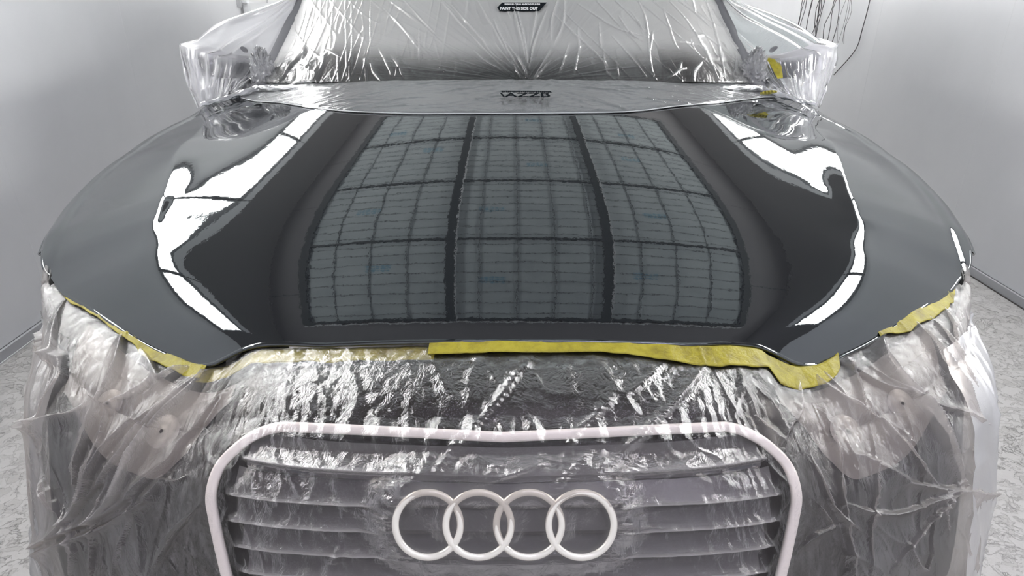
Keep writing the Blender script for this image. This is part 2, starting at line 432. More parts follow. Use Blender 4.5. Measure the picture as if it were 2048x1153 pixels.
def floor_material():
    m = mat('worn_booth_floor', (.45,.44,.43), .62, spec=.3)
    p_ = m.node_tree.nodes['Principled BSDF']
    v = coords(m)
    big = noise(m, 4.2, 9, .62, v, .4)
    flake = ramp(m, big.outputs['Fac'], [(0,(0,0,0)),(.425,(0,0,0)),(.435,(.5,.5,.5)),(.52,(.5,.5,.5)),(.53,(.75,.75,.75)),(.60,(.75,.75,.75)),(.607,(1,1,1))])
    fine = noise(m, 24, 8, .68, v, .6)
    fl2 = ramp(m, fine.outputs['Fac'], [(.0,(0,0,0)),(.455,(0,0,0)),(.48,(1,1,1))])
    col = N(m,'ShaderNodeMix', data_type='RGBA'); col.inputs['Factor'].default_value=.5
    L(m, ramp(m, big.outputs['Fac'], [(.30,(.42,.405,.39)),(.47,(.49,.48,.465)),(.65,(.52,.51,.50))]), col.inputs['A'])
    L(m, ramp(m, fine.outputs['Fac'], [(.40,(.40,.39,.38)),(.49,(.46,.45,.44)),(.8,(.50,.49,.48))]), col.inputs['B'])
    flake_shade = ramp(m, big.outputs['Fac'], [(0,(1,1,1)),(.424,(1,1,1)),(.429,(.55,.54,.53)),(.436,(1,1,1)),(.519,(1,1,1)),(.524,(.66,.65,.64)),(.532,(1,1,1)),(.598,(1,1,1)),(.604,(.62,.61,.60)),(.610,(1,1,1))])  # shade along the flake edges, painted into the floor colour
    fine_shade = ramp(m, fine.outputs['Fac'], [(0,(.86,.85,.84)),(.44,(.86,.85,.84)),(.455,(.62,.61,.60)),(.478,(1,1,1))])  # painted shade in the hollows and rims of the fine flakes
    dm = N(m,'ShaderNodeMix', data_type='RGBA', blend_type='MULTIPLY'); dm.inputs['Factor'].default_value=.5
    L(m, col.outputs['Result'], dm.inputs['A']); L(m, flake_shade, dm.inputs['B'])
    dn = N(m,'ShaderNodeMix', data_type='RGBA', blend_type='MULTIPLY'); dn.inputs['Factor'].default_value=.32
    L(m, dm.outputs['Result'], dn.inputs['A']); L(m, fine_shade, dn.inputs['B'])
    L(m, dn.outputs['Result'], p_.inputs['Base Color'])
    b1 = bump(m, flake, .9, .006); b2 = bump(m, fl2, .55, .0035, b1)
    n3 = noise(m, 140, 4, .6, v)
    L(m, bump(m, n3.outputs['Fac'], .25, .002, b2), p_.inputs['Normal'])
    return m
M_FLOOR = floor_material()
def paint_material():
    m = mat('wet_black_clearcoat', (.008,.009,.0105), .022, ior=2.15, spec=.5)
    p_ = m.node_tree.nodes['Principled BSDF']
    p_.inputs['Specular Tint'].default_value=(.92,.985,1.0,1)
    v = coords(m)
    a = noise(m, 60, 3, .5, v)          # orange peel of the fresh lacquer
    n1 = bump(m, a.outputs['Fac'], .035, .002)
    b = noise(m, 9, 2, .5, v)
    n2 = bump(m, b.outputs['Fac'], .02, .004, n1)
    L(m, n2, p_.inputs['Normal'])
    return m
M_PAINT = paint_material()
M_BODY = mat('body_dark_plastic', (.014,.013,.012), .32, spec=.3)
M_CHROME = mat('satin_chrome', (.97,.94,.85), .25, metal=.35)
M_FRAME = mat('grille_surround_silver', (.97,.94,.92), .38, metal=.15)
M_LENS = mat('headlamp_glass', (.20,.185,.172), .4, spec=.3)
M_BOWL = mat('lamp_bowl_reflector', (.34,.32,.30), .4, metal=.2)
M_GLASSD = mat('windscreen_glass', (.06,.062,.066), .06, spec=.6)
M_FRIT = mat('windscreen_black_band', (.008,.008,.009), .15)
M_CAB = mat('cabin_paint', (.14,.14,.15), .3)
M_TYRE = mat('tyre_rubber', (.02,.02,.02), .8)
M_RIM = mat('wheel_alloy', (.5,.5,.52), .35, metal=.8)
M_INK = mat('film_print_black', (.010,.012,.014), 1.0, spec=.0)
M_INKW = mat('film_print_clear', (.62,.63,.64), .6)

def film_material(name, haze=.30, tint=(.90,.90,.90), white=(.74,.75,.77), rough=.16, fine=1.0, gloss=.5, rotz=0., mscale=(1,1,1), attr=None):
    """thin polythene: partly clear, partly milky, glossy crinkled skin"""
    m = bpy.data.materials.new(name); m.use_nodes = True
    nt = m.node_tree; nt.nodes.remove(nt.nodes['Principled BSDF'])
    out = nt.nodes['Material Output']
    v = coords(m, mscale, (0,0,rotz))
    a = noise(m, 55, 6, .65, v, .8); b = noise(m, 190, 3, .6, v, .5)
    ra = ramp(m, a.outputs['Fac'], [(.35,(0,0,0)),(.5,(1,1,1)),(.65,(0,0,0))])
    n1 = bump(m, ra, .30*fine, .0022); n2 = bump(m, b.outputs['Fac'], .25*fine, .0010, n1)
    tr = N(m,'ShaderNodeBsdfTransparent'); tr.inputs['Color'].default_value=(*tint,1)
    df = N(m,'ShaderNodeBsdfDiffuse'); df.inputs['Color'].default_value=(*white,1)
    tl = N(m,'ShaderNodeBsdfTranslucent'); tl.inputs['Color'].default_value=(*white,1)
    L(m, n2, df.inputs['Normal']); L(m, n2, tl.inputs['Normal'])
    mk = N(m,'ShaderNodeMixShader'); mk.inputs[0].default_value=.45
    L(m, df.outputs[0], mk.inputs[1]); L(m, tl.outputs[0], mk.inputs[2])
    body = N(m,'ShaderNodeMixShader'); L(m, tr.outputs[0], body.inputs[1]); L(m, mk.outputs[0], body.inputs[2])
    if attr:
        at2 = N(m,'ShaderNodeAttribute'); at2.attribute_name = 'dull'
        at = N(m,'ShaderNodeAttribute'); at.attribute_name = attr
        L(m, at.outputs['Fac'], body.inputs[0])
    else: body.inputs[0].default_value = haze
    gl = N(m,'ShaderNodeBsdfGlossy'); gl.inputs['Color'].default_value=(1,1,1,1); gl.inputs['Roughness'].default_value=rough
    L(m, n2, gl.inputs['Normal'])
    fr = N(m,'ShaderNodeFresnel'); fr.inputs['IOR'].default_value=1.5; L(m, n2, fr.inputs['Normal'])
    mu = N(m,'ShaderNodeMath', operation='MULTIPLY_ADD'); mu.use_clamp=True
    L(m, fr.outputs[0], mu.inputs[0]); mu.inputs[1].default_value=gloss*2
    if attr:
        dl = N(m,'ShaderNodeMath', operation='MULTIPLY_ADD'); L(m, at2.outputs['Fac'], dl.inputs[0]); dl.inputs[1].default_value=-gloss*2; dl.inputs[2].default_value=gloss*2
        L(m, dl.outputs[0], mu.inputs[1])
        rg = N(m,'ShaderNodeMath', operation='MULTIPLY_ADD'); L(m, at2.outputs['Fac'], rg.inputs[0]); rg.inputs[1].default_value=.25; rg.inputs[2].default_value=rough
        L(m, rg.outputs[0], gl.inputs['Roughness'])
    mu.inputs[2].default_value=.01
    fin = N(m,'ShaderNodeMixShader'); L(m, mu.outputs[0], fin.inputs[0]); L(m, body.outputs[0], fin.inputs[1]); L(m, gl.outputs[0], fin.inputs[2])
    L(m, fin.outputs[0], out.inputs['Surface'])
    return m
M_FILM = film_material('masking_film_front', rough=.13, fine=1.15, gloss=.18, mscale=(1,1,.45), attr='milkiness', tint=(.92,.89,.87), white=(.54,.525,.515))
M_FILMW = film_material('masking_film_windscreen', attr='milkiness', rough=.22, fine=.35, gloss=.6, mscale=(1.3,.5,.5), tint=(.92,.92,.92), white=(.70,.70,.69))
M_FILMC = film_material('masking_film_cowl', haze=.34, rough=.22, fine=.07, gloss=.5, mscale=(1,1,1), tint=(.9,.9,.9), white=(.62,.64,.66))
M_FILMK = film_material('masking_film_knots', haze=.30, rough=.15, fine=.4, gloss=.5, tint=(.85,.85,.86), white=(.75,.76,.78))
M_FILMS = film_material('masking_film_mirror', attr='milkiness', rough=.2, fine=.35, gloss=.7, mscale=(1.6,1.6,.25), tint=(.92,.92,.93), white=(.86,.86,.88))
def tape_material():
    m = mat('yellow_masking_paper', (.42,.37,.05), .42, spec=.4)
    p_ = m.node_tree.nodes['Principled BSDF']
    v = coords(m)
    n = noise(m, 30, 6, .65, v)
    L(m, ramp(m, n.outputs['Fac'], [(.30,(.20,.165,.02)),(.5,(.33,.285,.022)),(.72,(.42,.365,.04))]), p_.inputs['Base Color'])
    n2 = noise(m, 120, 4, .6, v)
    L(m, bump(m, n2.outputs['Fac'], .4, .002, bump(m, n.outputs['Fac'], .5, .006)), p_.inputs['Normal'])
    return m
M_TAPE = tape_material()

# =====================================================================
# spray booth
# =====================================================================
floor = mesh_obj('floor', box_v(XL-.3,XR+.3,Y0B-.3,Y1B+.3,-.08,0), BOXF, M_FLOOR, kind='structure')
CH0, CHX = 1.95, .33      # the lamp slope starts at this height and leans in by this much
def side_wall(name, wx, sg, ys_, side):
    w = MB().box(min(wx+sg*.004,wx+sg*.09), max(wx+sg*.004,wx+sg*.09), Y0B, Y1B, 0, CZ).obj(name, M_WALLBACK, kind='structure')
    edges = [Y0B]+ys_+[Y1B]
    for a, b in zip(edges[:-1], edges[1:]):
        mesh = box_v(min(wx,wx+sg*.006), max(wx,wx+sg*.006), a+.0022, b-.0022, .045, CH0)
        mesh_obj('wall_panel', mesh, BOXF, M_WALL, w)
    s_ = MB()
    for y in ys_:
        s_.box(min(wx+sg*.002,wx-sg*.0005), max(wx+sg*.002,wx-sg*.0005), y-.0035, y+.0035, .045, CH0)
    s_.obj('panel_joint', M_SEAM, w)
    # lamp slope made of sheet panels
    t_ = MB()
    v = [(wx,Y0B,CH0),(wx,Y1B,CH0),(wx-sg*CHX,Y1B,CZ),(wx-sg*CHX,Y0B,CZ),
         (wx+sg*.02,Y0B,CH0),(wx+sg*.02,Y1B,CH0),(wx-sg*CHX+sg*.02,Y1B,CZ),(wx-sg*CHX+sg*.02,Y0B,CZ)]
    mesh_obj('trim_1' if sg<0 else 'trim_2', v, BOXF, M_SLOPE, kind='structure')
    b_ = MB().box(min(wx,wx-sg*.012), max(wx,wx-sg*.012), Y0B, Y1B, 0, .042)
    o = b_.obj('baseboard_'+side, M_BASE, kind='structure')
    g_ = MB().box(min(wx-sg*.0125,wx-sg*.016), max(wx-sg*.0125,wx-sg*.016), Y0B, Y1B, .0, .005)
    g_.obj('joint_line', M_JOINT if sg>0 else M_TRIMW, o)
    return w
side_wall('wall_left', XL, -1, [-1.7,-.64,.41,1.46,2.51,3.56,4.62,5.9,7.1], 'left')
side_wall('wall_right', XR, 1, [-1.35,-.2,.95,2.1,3.26,4.42,5.6,6.8], 'right')
MB().box(XL-.1,XR+.1,Y1B,Y1B+.08,0,CZ).obj('wall_back', M_WALL, kind='structure')
MB().box(XL-.1,XR+.1,Y0B-.08,Y0B,0,CZ).obj('wall_front', M_WALL, kind='structure')
# ceiling with the filter plenum: three by four fleece panels in dark steel frames
FX0, FW, FY0, FL = .118, .983, .797, 1.238
ceil = MB()
fx0, fx1, fy0, fy1 = FX0-1.5*FW-.03, FX0+1.5*FW+.03, FY0-.03, FY0+4*FL+.03
ceil.box(XL-.1,XR+.1,Y0B,fy0,CZ,CZ+.06).box(XL-.1,XR+.1,fy1,Y1B,CZ,CZ+.06)
ceil.box(XL-.1,fx0,fy0,fy1,CZ,CZ+.06).box(fx1,XR+.1,fy0,fy1,CZ,CZ+.06)
ceil.box(fx0,fx1,fy0,fy1,CZ+.05,CZ+.08)
ceil = ceil.obj('ceiling', M_CEIL, kind='structure')
seam = MB()
for y in (.1, 1.25, 2.9, 4.15, 5.5, 6.9):
    seam.box(XL, fx0, y-.003, y+.003, CZ-.001, CZ).box(fx1, XR, y+.2-.003, y+.2+.003, CZ-.001, CZ)
seam.obj('panel_joint', M_DARK, ceil)
for i in range(4):      # long dark rails
    x = FX0+(i-1.5)*FW
    MB().box(x-.030,x+.030,fy0,fy1,CZ-.012,CZ+.05).obj('filter_rail', M_DARK, ceil)
    if i in (1,2): MB().box(x+.030,x+.036,fy0,fy1,CZ-.016,CZ).obj('rail_lip', M_TRIMW, ceil)
for j in range(5):
    y = FY0+j*FL
    MB().box(fx0,fx1,y-.017,y+.017,CZ-.014,CZ+.05).obj('filter_bar', M_DARK, ceil)
MB().box(fx0,fx1,FY0-.048,FY0-.036,CZ-.02,CZ).obj('front_lip', M_TRIMW, ceil)
RS2 = np.random.RandomState(3)
for i in range(3):
    for j in range(4):
        x0 = FX0+(i-1.5)*FW+.03; x1 = x0+FW-.06; y0 = FY0+j*FL+.017; y1 = y0+FL-.034
        fp = MB().box(x0,x1,y0,y1,CZ+.010,CZ+.045).obj('filter_panel', M_FILT, ceil)
        w = MB()
        for k in range(1,5 if i==1 else 4):
            xx = x0+(.15+(k-1)*.235 if i==1 else .19+(k-1)*.245)
            w.tube([(xx+.004*math.sin(q*1.7+k+i),y0+(y1-y0)*q/6,CZ+.004) for q in range(7)], .0032, 5)
        for k in range(8):
            yy = y0+.065+k*.152
            w.tube([(x0+(x1-x0)*q/8,yy+.006*math.sin(q*1.3+k*2+j),CZ+.004+.002*math.sin(q*3+k)) for q in range(9)], .0028, 5)
        w.obj('wire_grid', M_WIRE, fp)
        # the maker's blue stamp, a block of small print lines
        sx_, sy_ = x0+RS2.uniform(.12,.65), y0+RS2.uniform(.15,.95)
        st = MB()
        for q in range(3):
            for k in range(5):
                st.box(sx_+k*.034, sx_+k*.034+.026, sy_+q*.035, sy_+q*.035+.022, CZ+.0085, CZ+.0095)
        st.obj('printed_stamp', M_STAMP, fp)
# light boxes on the slopes
def light_box(wx, sg, ya, yb, label):
    n_ = Vector((-sg*(CZ-CH0), 0, -CHX)).normalized()
    def P(t, y, off):   # t height along slope
        z = t; x = wx-sg*(z-CH0)/(CZ-CH0)*CHX
        return Vector((x, y, z))+n_*off
    t0, t1 = 2.00, 2.25
    root = empty('ceiling_light', (wx, (ya+yb)/2, t0), label=label, cat='light', group=None)
    def slab(a, b, c, d, o0, o1):
        return [tuple(P(a,c,o0)),tuple(P(b,c,o0)),tuple(P(b,d,o0)),tuple(P(a,d,o0)),tuple(P(a,c,o1)),tuple(P(b,c,o1)),tuple(P(b,d,o1)),tuple(P(a,d,o1))]
    fr_ = MB()
    for q in ((t0-.04,t0,ya,yb),(t1,t1+.04,ya,yb),(t0,t1,ya,ya+.03),(t0,t1,yb-.03,yb)):
        fr_.add(slab(*q, .001, .014), BOXF)
    fr_.obj('lamp_frame', M_LFRAME, root)
    mesh_obj('lamp_glow_strip', slab(t1+.045,t1+.12,ya,yb,.001,.006), BOXF, M_WALL, root)  # added pale strips imitate the glow beside the lamp frame
    mesh_obj('lamp_glow_strip', slab(t0-.048,t0-.042,ya,yb,.001,.006), BOXF, M_WALL, root)
    mesh_obj('lamp_glass', slab(t0,t1,ya+.03,yb-.03,.002,.006), BOXF, M_LAMP, root)
lg = [.55,1.46,2.98,4.45,5.95,7.4]
for a, b, w_ in zip(lg[:-1], lg[1:], ('beside the car nose','over the front wheel','beside the windscreen','beyond the windscreen','at the far end')):
    light_box(XL, -1, a+.01, b-.01, 'long white light box on the left slope, '+w_)
rg = [.55,1.43,3.0,4.88,6.4,7.6]
for a, b, w_ in zip(rg[:-1], rg[1:], ('beside the car nose','over the front wheel','beside the windscreen','beyond the windscreen','at the far end')):
    light_box(XR, 1, a+.01, b-.01, 'long white light box on the right slope, '+w_)

# strip lamp on the ceiling behind the photographer: its bluish light glints in the bumper film
M_LAMP2 = mat('strip_lamp_glass', (.8,.8,.8), .4, emit=(.84,.82,1.0), es=11.)
sl_ = empty('ceiling_light', (.5,-.85,CZ-.06), label='bluish strip lamp on the ceiling behind the camera', cat='light')
MB().box(-.5,1.5,-.96,-.74,CZ-.05,CZ).obj('lamp_housing', M_LFRAME, sl_)
MB().box(-.46,1.46,-.93,-.77,CZ-.058,CZ-.05).obj('lamp_glass', M_LAMP2, sl_)
sl2 = empty('ceiling_light', (.4,.15,CZ-.06), label='bluish strip lamp on the ceiling above the car nose', cat='light')
MB().box(-.35,1.45,.08,.22,CZ-.05,CZ).obj('lamp_housing', M_LFRAME, sl2)
MB().box(-.32,1.42,.10,.20,CZ-.058,CZ-.05).obj('lamp_glass', M_LAMP2, sl2)

# =====================================================================
# car
# =====================================================================
car = empty('car', (XC, 1.2, 0), label='black car masked for painting with wet glossy bonnet, parked in the spray booth', cat='car')
us, ys, ZT_ = build()
def bonnet_z(x, y): return lut(us, ys, ZT_, np.abs(np.asarray(x)-XC), np.asarray(y))
init_top(us, ys, ZT_)
# bonnet mesh: rows run front to rear, columns follow the outline
def yrear(u): return 2.10+.32*ss((u-.55)/.35)
emaxg = 1.09
uu = np.concatenate([np.linspace(0,.40,90),np.linspace(.405,.9,170)[0:],np.linspace(.903,emaxg,90)])
U = np.concatenate([-uu[::-1], uu[1:]])
Ua = np.abs(U)
v_ = np.linspace(0,1,300)**1.15
# columns beyond the side edge are clamped on to it: walk each column outwards until the edge curve
yf_ = smooth_itp(Ua, YF_TAB)
Y_ = yf_[None,:]+v_[:,None]*(yrear(Ua)-yf_)[None,:]
e_ = smooth_itp(Y_, E_TAB)
Uc = np.minimum(np.broadcast_to(Ua,Y_.shape), e_)
keep = np.broadcast_to(Ua,Y_.shape) <= e_+.006
Zg = lut(us, ys, ZT_, Uc, Y_)
d_ = .0012
zu = (lut(us,ys,ZT_,Uc+d_,Y_)-lut(us,ys,ZT_,np.abs(Uc-d_),Y_))/(2*d_)
zu[Uc<.002] = 0
zy = (lut(us,ys,ZT_,Uc,Y_+d_)-lut(us,ys,ZT_,Uc,Y_-d_))/(2*d_)
sgn = np.sign(U)[None,:]
Pg = np.stack([Uc*sgn+XC, Y_, Zg], -1)
Ng = np.stack([-zu*sgn, -zy, np.ones_like(zu)], -1); Ng /= np.linalg.norm(Ng,axis=-1,keepdims=True)
hood = grid_obj('bonnet', Pg, M_PAINT, car, keep=keep, normals=Ng, label='wet glossy black bonnet panel reflecting the booth ceiling')
# rolled rim along the front outline and down the sides
def outline(side):
    a = [(u_, float(smooth_itp(np.array([u_]),YF_TAB)[0])) for u_ in np.concatenate([np.linspace(0,.9,90),np.linspace(.905,1.0,40)])]
    b = [(float(smooth_itp(np.array([y]),E_TAB)[0]), y) for y in np.linspace(1.345,2.40,70)]
    pts = a+b
    return [(side*u_+XC, y, float(lut(us,ys,ZT_,np.array([u_]),np.array([y]))[0])) for u_, y in pts]
rimL = outline(-1)[::-1][:-1]+outline(1)
R_ = np.array(rimL)
T_ = np.gradient(R_,axis=0); T_/=np.linalg.norm(T_,axis=1,keepdims=True)
outw = np.stack([T_[:,1],-T_[:,0],0*T_[:,0]],-1); outw/=np.linalg.norm(outw,axis=1,keepdims=True)
rows=[]
for w in np.linspace(0,1,9):
    an = w*math.pi
    rr=.0045
    rows.append(R_+outw*(math.sin(an)*rr)[...,None] if False else R_+outw*math.sin(an)*rr+np.array([0,0,-rr*(1-math.cos(an))]))
rows.append(R_-outw*.02+np.array([0,0,-.012]))
rim = grid_obj('bonnet_rim', np.array(rows), M_PAINT, car, flip=True)
# nose shell (bumper and wings) under the film
def nose_grid(sv, dv, off=None):
    D_, S_ = np.meshgrid(dv, sv, indexing='ij')
    x, y, z = nose(S_, D_)
    P = np.stack([x,y,z],-1); n = normals_of(P)
    # outward = away from the car centre
    c = np.stack([x-XC,y-2.2,z*0+.12],-1)
    n *= np.sign((n*c).sum(-1,keepdims=True))
    return D_, S_, P, n
ssq = np.linspace(0,1,400)
_ax = tab(ssq,KS,LOWX); _ay = tab(ssq,KS,LOWY)
_al = np.concatenate([[0],np.cumsum(np.hypot(np.diff(_ax),np.diff(_ay)))])
def arc(s_): return np.sign(s_)*np.interp(np.abs(s_),ssq,_al)
D0, S0, P0, N0 = nose_grid(np.linspace(-1,1,241), np.concatenate([np.linspace(0,.13,40),np.linspace(.14,.60,40)]))
bumper = grid_obj('bumper', P0-N0*.012, M_BODY, car)
# lookup on the nose surface for front fittings: (x, z) -> point and normal
fine_s = np.linspace(-.30,.30,401); fine_d = np.linspace(0,.45,601)
Df, Sf, Pf, Nf = nose_grid(fine_s, fine_d)
def on_nose(x, z, off=0.):
    k = np.argmin((Pf[...,0]-x)**2+(Pf[...,2]-z)**2); k = np.unravel_index(k, Pf.shape[:2])
    p_ = Pf[k]+Nf[k]*off
    return (x, float(p_[1]), float(z+Nf[k][2]*off))
# grille surround: eight-cornered bright loop
GX = -.0125
half = [(-.0,.675),(.30,.675),(.352,.673),(.385,.665),(.412,.651),(.435,.629),(.4435,.60),(.440,.565),(.425,.50),(.408,.44),(.385,.36),(.36,.31),(.30,.295),(.0,.295)]
loop = [(GX+x,z) for x,z in half]+[(GX-x,z) for x,z in half[-2:0:-1]]
lp = np.array([on_nose(x,z,.004) for x,z in loop])
lp = spline(np.vstack([lp,lp[:1]]), 180)[:-1]
tb = MB(); n_=10; vv=[]; ff=[]
cen = lp.mean(0)
for i in range(len(lp)):
    t=lp[(i+1)%len(lp)]-lp[i-1]; t/=np.linalg.norm(t)
    nn=np.array([0,-.90,.43]); s1=np.cross(t,nn); s1/=np.linalg.norm(s1); nn=np.cross(s1,t)
    for k in range(n_):
        w=2*math.pi*k/n_; c_,s_=math.cos(w),math.sin(w)
        vv.append(tuple(lp[i]+s1*.0080*np.sign(c_)*abs(c_)**.6+nn*.006*np.sign(s_)*abs(s_)**.6))
for i in range(len(lp)):
    j=(i+1)%len(lp)
    for k in range(n_): ff.append((i*n_+k,i*n_+(k+1)%n_,j*n_+(k+1)%n_,j*n_+k))
mesh_obj('grille_frame', vv, ff, M_FRAME, car, smooth=True, label='bright silver eight-cornered grille frame under clear film')
# louvre slats
SLZ = [.637,.600,.563,.527,.492,.457,.421,.386,.351]
def half_width(z):
    zz=[.30,.36,.44,.50,.565,.60,.629,.655,.672]; ww=[.35,.372,.394,.411,.426,.429,.42,.398,.37]
    return float(np.interp(z,zz,ww))-.022
M_SLAT = mat('grille_slat_grey', (.11,.11,.115), .30, metal=.3)
for z in SLZ:
    w = half_width(z); v=[]; f_=[]
    xs_ = np.linspace(GX-w, GX+w, 40)
    for i, x in enumerate(xs_):
        dz = .006*(abs(x-GX)/w)**4
        a = on_nose(x, z+.030+dz, -.008); b = on_nose(x, z+dz, .0035); c = on_nose(x, z-.006+dz, .001); d = on_nose(x, z-.008+dz, -.011)
        v += [a,b,c,d]
        if i:
            o_=(i-1)*4
            for k in range(3): f_.append((o_+k,o_+k+1,o_+5+k,o_+4+k))
    mesh_obj('grille_slat', v, f_, M_SLAT, car, smooth=False)
# four overlapping rings
TH = math.radians(24)
ex, ez, en = np.array([1,0,0]), np.array([0,math.sin(TH),math.cos(TH)]), np.array([0,-math.cos(TH),math.sin(TH)])
RINGX = [-.1225,-.0487,.0248,.1010]; RINGC = np.array([0,.7465,.5805]); RR=.0475
def ring(cx, k):
    v=[]; f_=[]; n=96; m_=14
    for i in range(n):
        a=2*math.pi*i/n; rad=ex*math.cos(a)+ez*math.sin(a)
        for j in range(m_):
            b=2*math.pi*j/m_
            v.append(tuple(RINGC+np.array([cx,0,0])+rad*(RR+.0052*math.cos(b))+en*(.004*math.sin(b)+.016+.0006*k)))
    for i in range(n):
        for j in range(m_): f_.append((i*m_+j,i*m_+(j+1)%m_,((i+1)%n)*m_+(j+1)%m_,((i+1)%n)*m_+j))
    return mesh_obj('emblem_ring', v, f_, M_CHROME, car, smooth=True)
for k, cx in enumerate(RINGX): ring(cx, k%2)
# headlamps: wrap-round glass lying in the nose
def headlamp(sg):
    s0,s1 = .185,.47
    sv=np.linspace(s0,s1,40)*sg; dv=np.linspace(.0,.125,30)
    D_,S_,P,n=nose_grid(sv,dv)
    a=(np.abs(S_)-s0)/(s1-s0)
    lo=.030+.075*ss(a/.3)-.03*ss((a-.5)/.5); hi=.016-.006*a
    D2=hi+(D_/.125)*(lo-hi)
    x,y,z=nose(S_,D2); P=np.stack([x,y,z],-1)
    dome=np.sin(np.clip(a,0,1)*math.pi)**.5*np.sin(D_/.125*math.pi)**.5
    n=normals_of(P); c=np.stack([x-XC,y-2.2,z*0+.12],-1); n*=np.sign((n*c).sum(-1,keepdims=True))
    h=grid_obj('headlamp', P+n*(-.009+.006*dome)[...,None], M_LENS, car)
    # lamp bowls inside the glass
    for q,(aa,dd,r_) in enumerate(((.30,.5,.030),(.62,.5,.026))):
        i,j=int(dd*29),int(aa*39); ctr=P[i,j]+n[i,j]*(-.002); nn=n[i,j]; t1=np.cross(nn,[0,0,1]); t1/=np.linalg.norm(t1); t2=np.cross(nn,t1)
        v=[];f_=[];m_=24
        for ri,(rr,hh) in enumerate(((r_,0),(r_*.85,.003),(r_*.5,.001),(r_*.12,.004))):
            for k in range(m_):
                w=2*math.pi*k/m_; v.append(tuple(ctr+(t1*math.cos(w)+t2*math.sin(w))*rr+nn*hh))
        for ri in range(3):
            for k in range(m_): f_.append((ri*m_+k,ri*m_+(k+1)%m_,(ri+1)*m_+(k+1)%m_,(ri+1)*m_+k))
        mesh_obj('lamp_bowl', v, f_, M_BOWL, h, smooth=True)
headlamp(-1); headlamp(1)
# lower intake behind the film
for sg in (-1,1):
    intk = MB()
    pts=[on_nose(GX+sg*x,z,.001) for x,z in ((.50,.42),(.56,.44),(.60,.40),(.58,.36),(.50,.35))]
    intk.tube(pts+[pts[0]], .007, 8)
    intk.obj('intake_surround', M_BODY, car)
pass
# wheels
for sg in (-1,1):
    wv=MB(); pts=[(XC+sg*.80,1.62+.24*math.cos(a),.335+.24*math.sin(a)) for a in np.linspace(0,2*math.pi,32,endpoint=False)]
    wv.tube(pts,.095,12,closed=True); wh=wv.obj('wheel', M_TYRE, car, smooth=True)
    rv=MB()
    for k in range(5):
        a=2*math.pi*k/5; rv.tube([(XC+sg*.80,1.62,.335),(XC+sg*.80,1.62+.17*math.cos(a),.335+.17*math.sin(a))],.022,8)
    rv.obj('wheel_rim', M_RIM, wh)
# windscreen, pillars and roof
def ws_point(u, t):     # u -1..1 across, t 0 at the cowl .. 1 at the roof
    a=np.abs(u)
    x=XC+.03*(1-t)*0+u*(.87-.10*t)
    y=2.105+.30*a**2.4+t*(1.05-.12*a**2)
    z=1.028-.040*a**2.4+t*(.585-.03*a**2)
    return x,y,z
def ws_grid(nu,nt,off,t0=0,t1=1,umax=1.):
    T2,U2=np.meshgrid(np.linspace(t0,t1,nt),np.linspace(-umax,umax,nu),indexing='ij')
    P=np.stack(ws_point(U2,T2),-1); n=normals_of(P); n*=np.sign(n[...,2:3]); return T2,U2,P+n*off,n
_,_,Pw,_=ws_grid(60,30,-.012,.06,1,.93)
wsc=grid_obj('windscreen', Pw, M_GLASSD, car)
_,_,Pw,_=ws_grid(60,8,-.007,-.03,.17,.97)
grid_obj('black_band', Pw, M_FRIT, wsc)
for sg in (-1,1):
    pil=MB().tube([ws_point(sg*.99,t) for t in np.linspace(-.02,1,12)],.035,10,flat=.7).obj('windscreen_pillar', M_CAB, car, smooth=True)
    # swap for points pulled slightly inward is not needed: the film bag lies outside
cabv=[];cabf=[]
prof=[(2.62,.93),(2.62,1.02),(3.20,1.60),(3.9,1.64),(4.9,1.45),(5.5,1.10),(5.7,.75),(5.7,.25),(2.62,.25)]
for x in (-.72,.72):
    for y,z in prof: cabv.append((XC+x*(1.0 if z>1.2 else 1.15),y,z-.03))
k=len(prof); cabf=[tuple(range(k))[::-1],tuple(range(k,2*k))]+[(i,(i+1)%k,k+(i+1)%k,k+i) for i in range(k)]
mesh_obj('cabin', cabv, cabf, M_CAB, car)
for sg in (-1,1):
    xa,xb=sorted((XC+sg*.80,XC+sg*.895))
    dv_=[(xa,2.50,.22),(xb,2.50,.22),(xb,3.7,.22),(xa,3.7,.22),(xa,2.50,1.0),(xb-(.03 if sg>0 else 0),2.50,1.0),(xb-(.03 if sg>0 else 0),3.7,1.02),(xa,3.7,1.02)]
    dr_=mesh_obj('door', dv_, BOXF, M_CAB, car)
    w_=.87
    mesh_obj('side_window', [(XC+sg*w_,2.52,1.0),(XC+sg*w_,3.7,1.0),(XC+sg*.72,3.7,1.5),(XC+sg*.735,3.22,1.52)], [(0,1,2,3)], M_GLASSD, dr_)
for sg in (-1,1):       # rear wheels
    wv=MB(); pts=[(XC+sg*.80,4.5+.24*math.cos(a),.335+.24*math.sin(a)) for a in np.linspace(0,2*math.pi,24,endpoint=False)]
    wv.tube(pts,.095,10,closed=True); wv.obj('wheel', M_TYRE, car, smooth=True)
# door mirrors: rounded shells on short feet
def mirror(sg):
    nu_,nv_=28,18; P=np.zeros((nv_,nu_,3))
    c=np.array([XC+sg*1.005,2.47,1.062]); hx,hy,hz=.092,.035,.058
    for i in range(nv_):
        ph=-math.pi/2+math.pi*i/(nv_-1)
        for j in range(nu_):
            th=2*math.pi*j/(nu_-1)
            q=lambda v,e: math.copysign(abs(v)**e,v)
            P[i,j]=c+np.array([hx*q(math.cos(ph),.55)*q(math.cos(th),.5),hy*q(math.cos(ph),.55)*q(math.sin(th),.6),hz*q(math.sin(ph),.5)])
    m_=grid_obj('door_mirror', P, M_CAB, car)
    MB().tube([(XC+sg*.98,2.47,1.0),(XC+sg*.92,2.48,.97),(XC+sg*.86,2.48,.95)],[.026,.022,.03],10).obj('mirror_foot', M_CAB, m_, smooth=True)
mirror(-1); mirror(1)

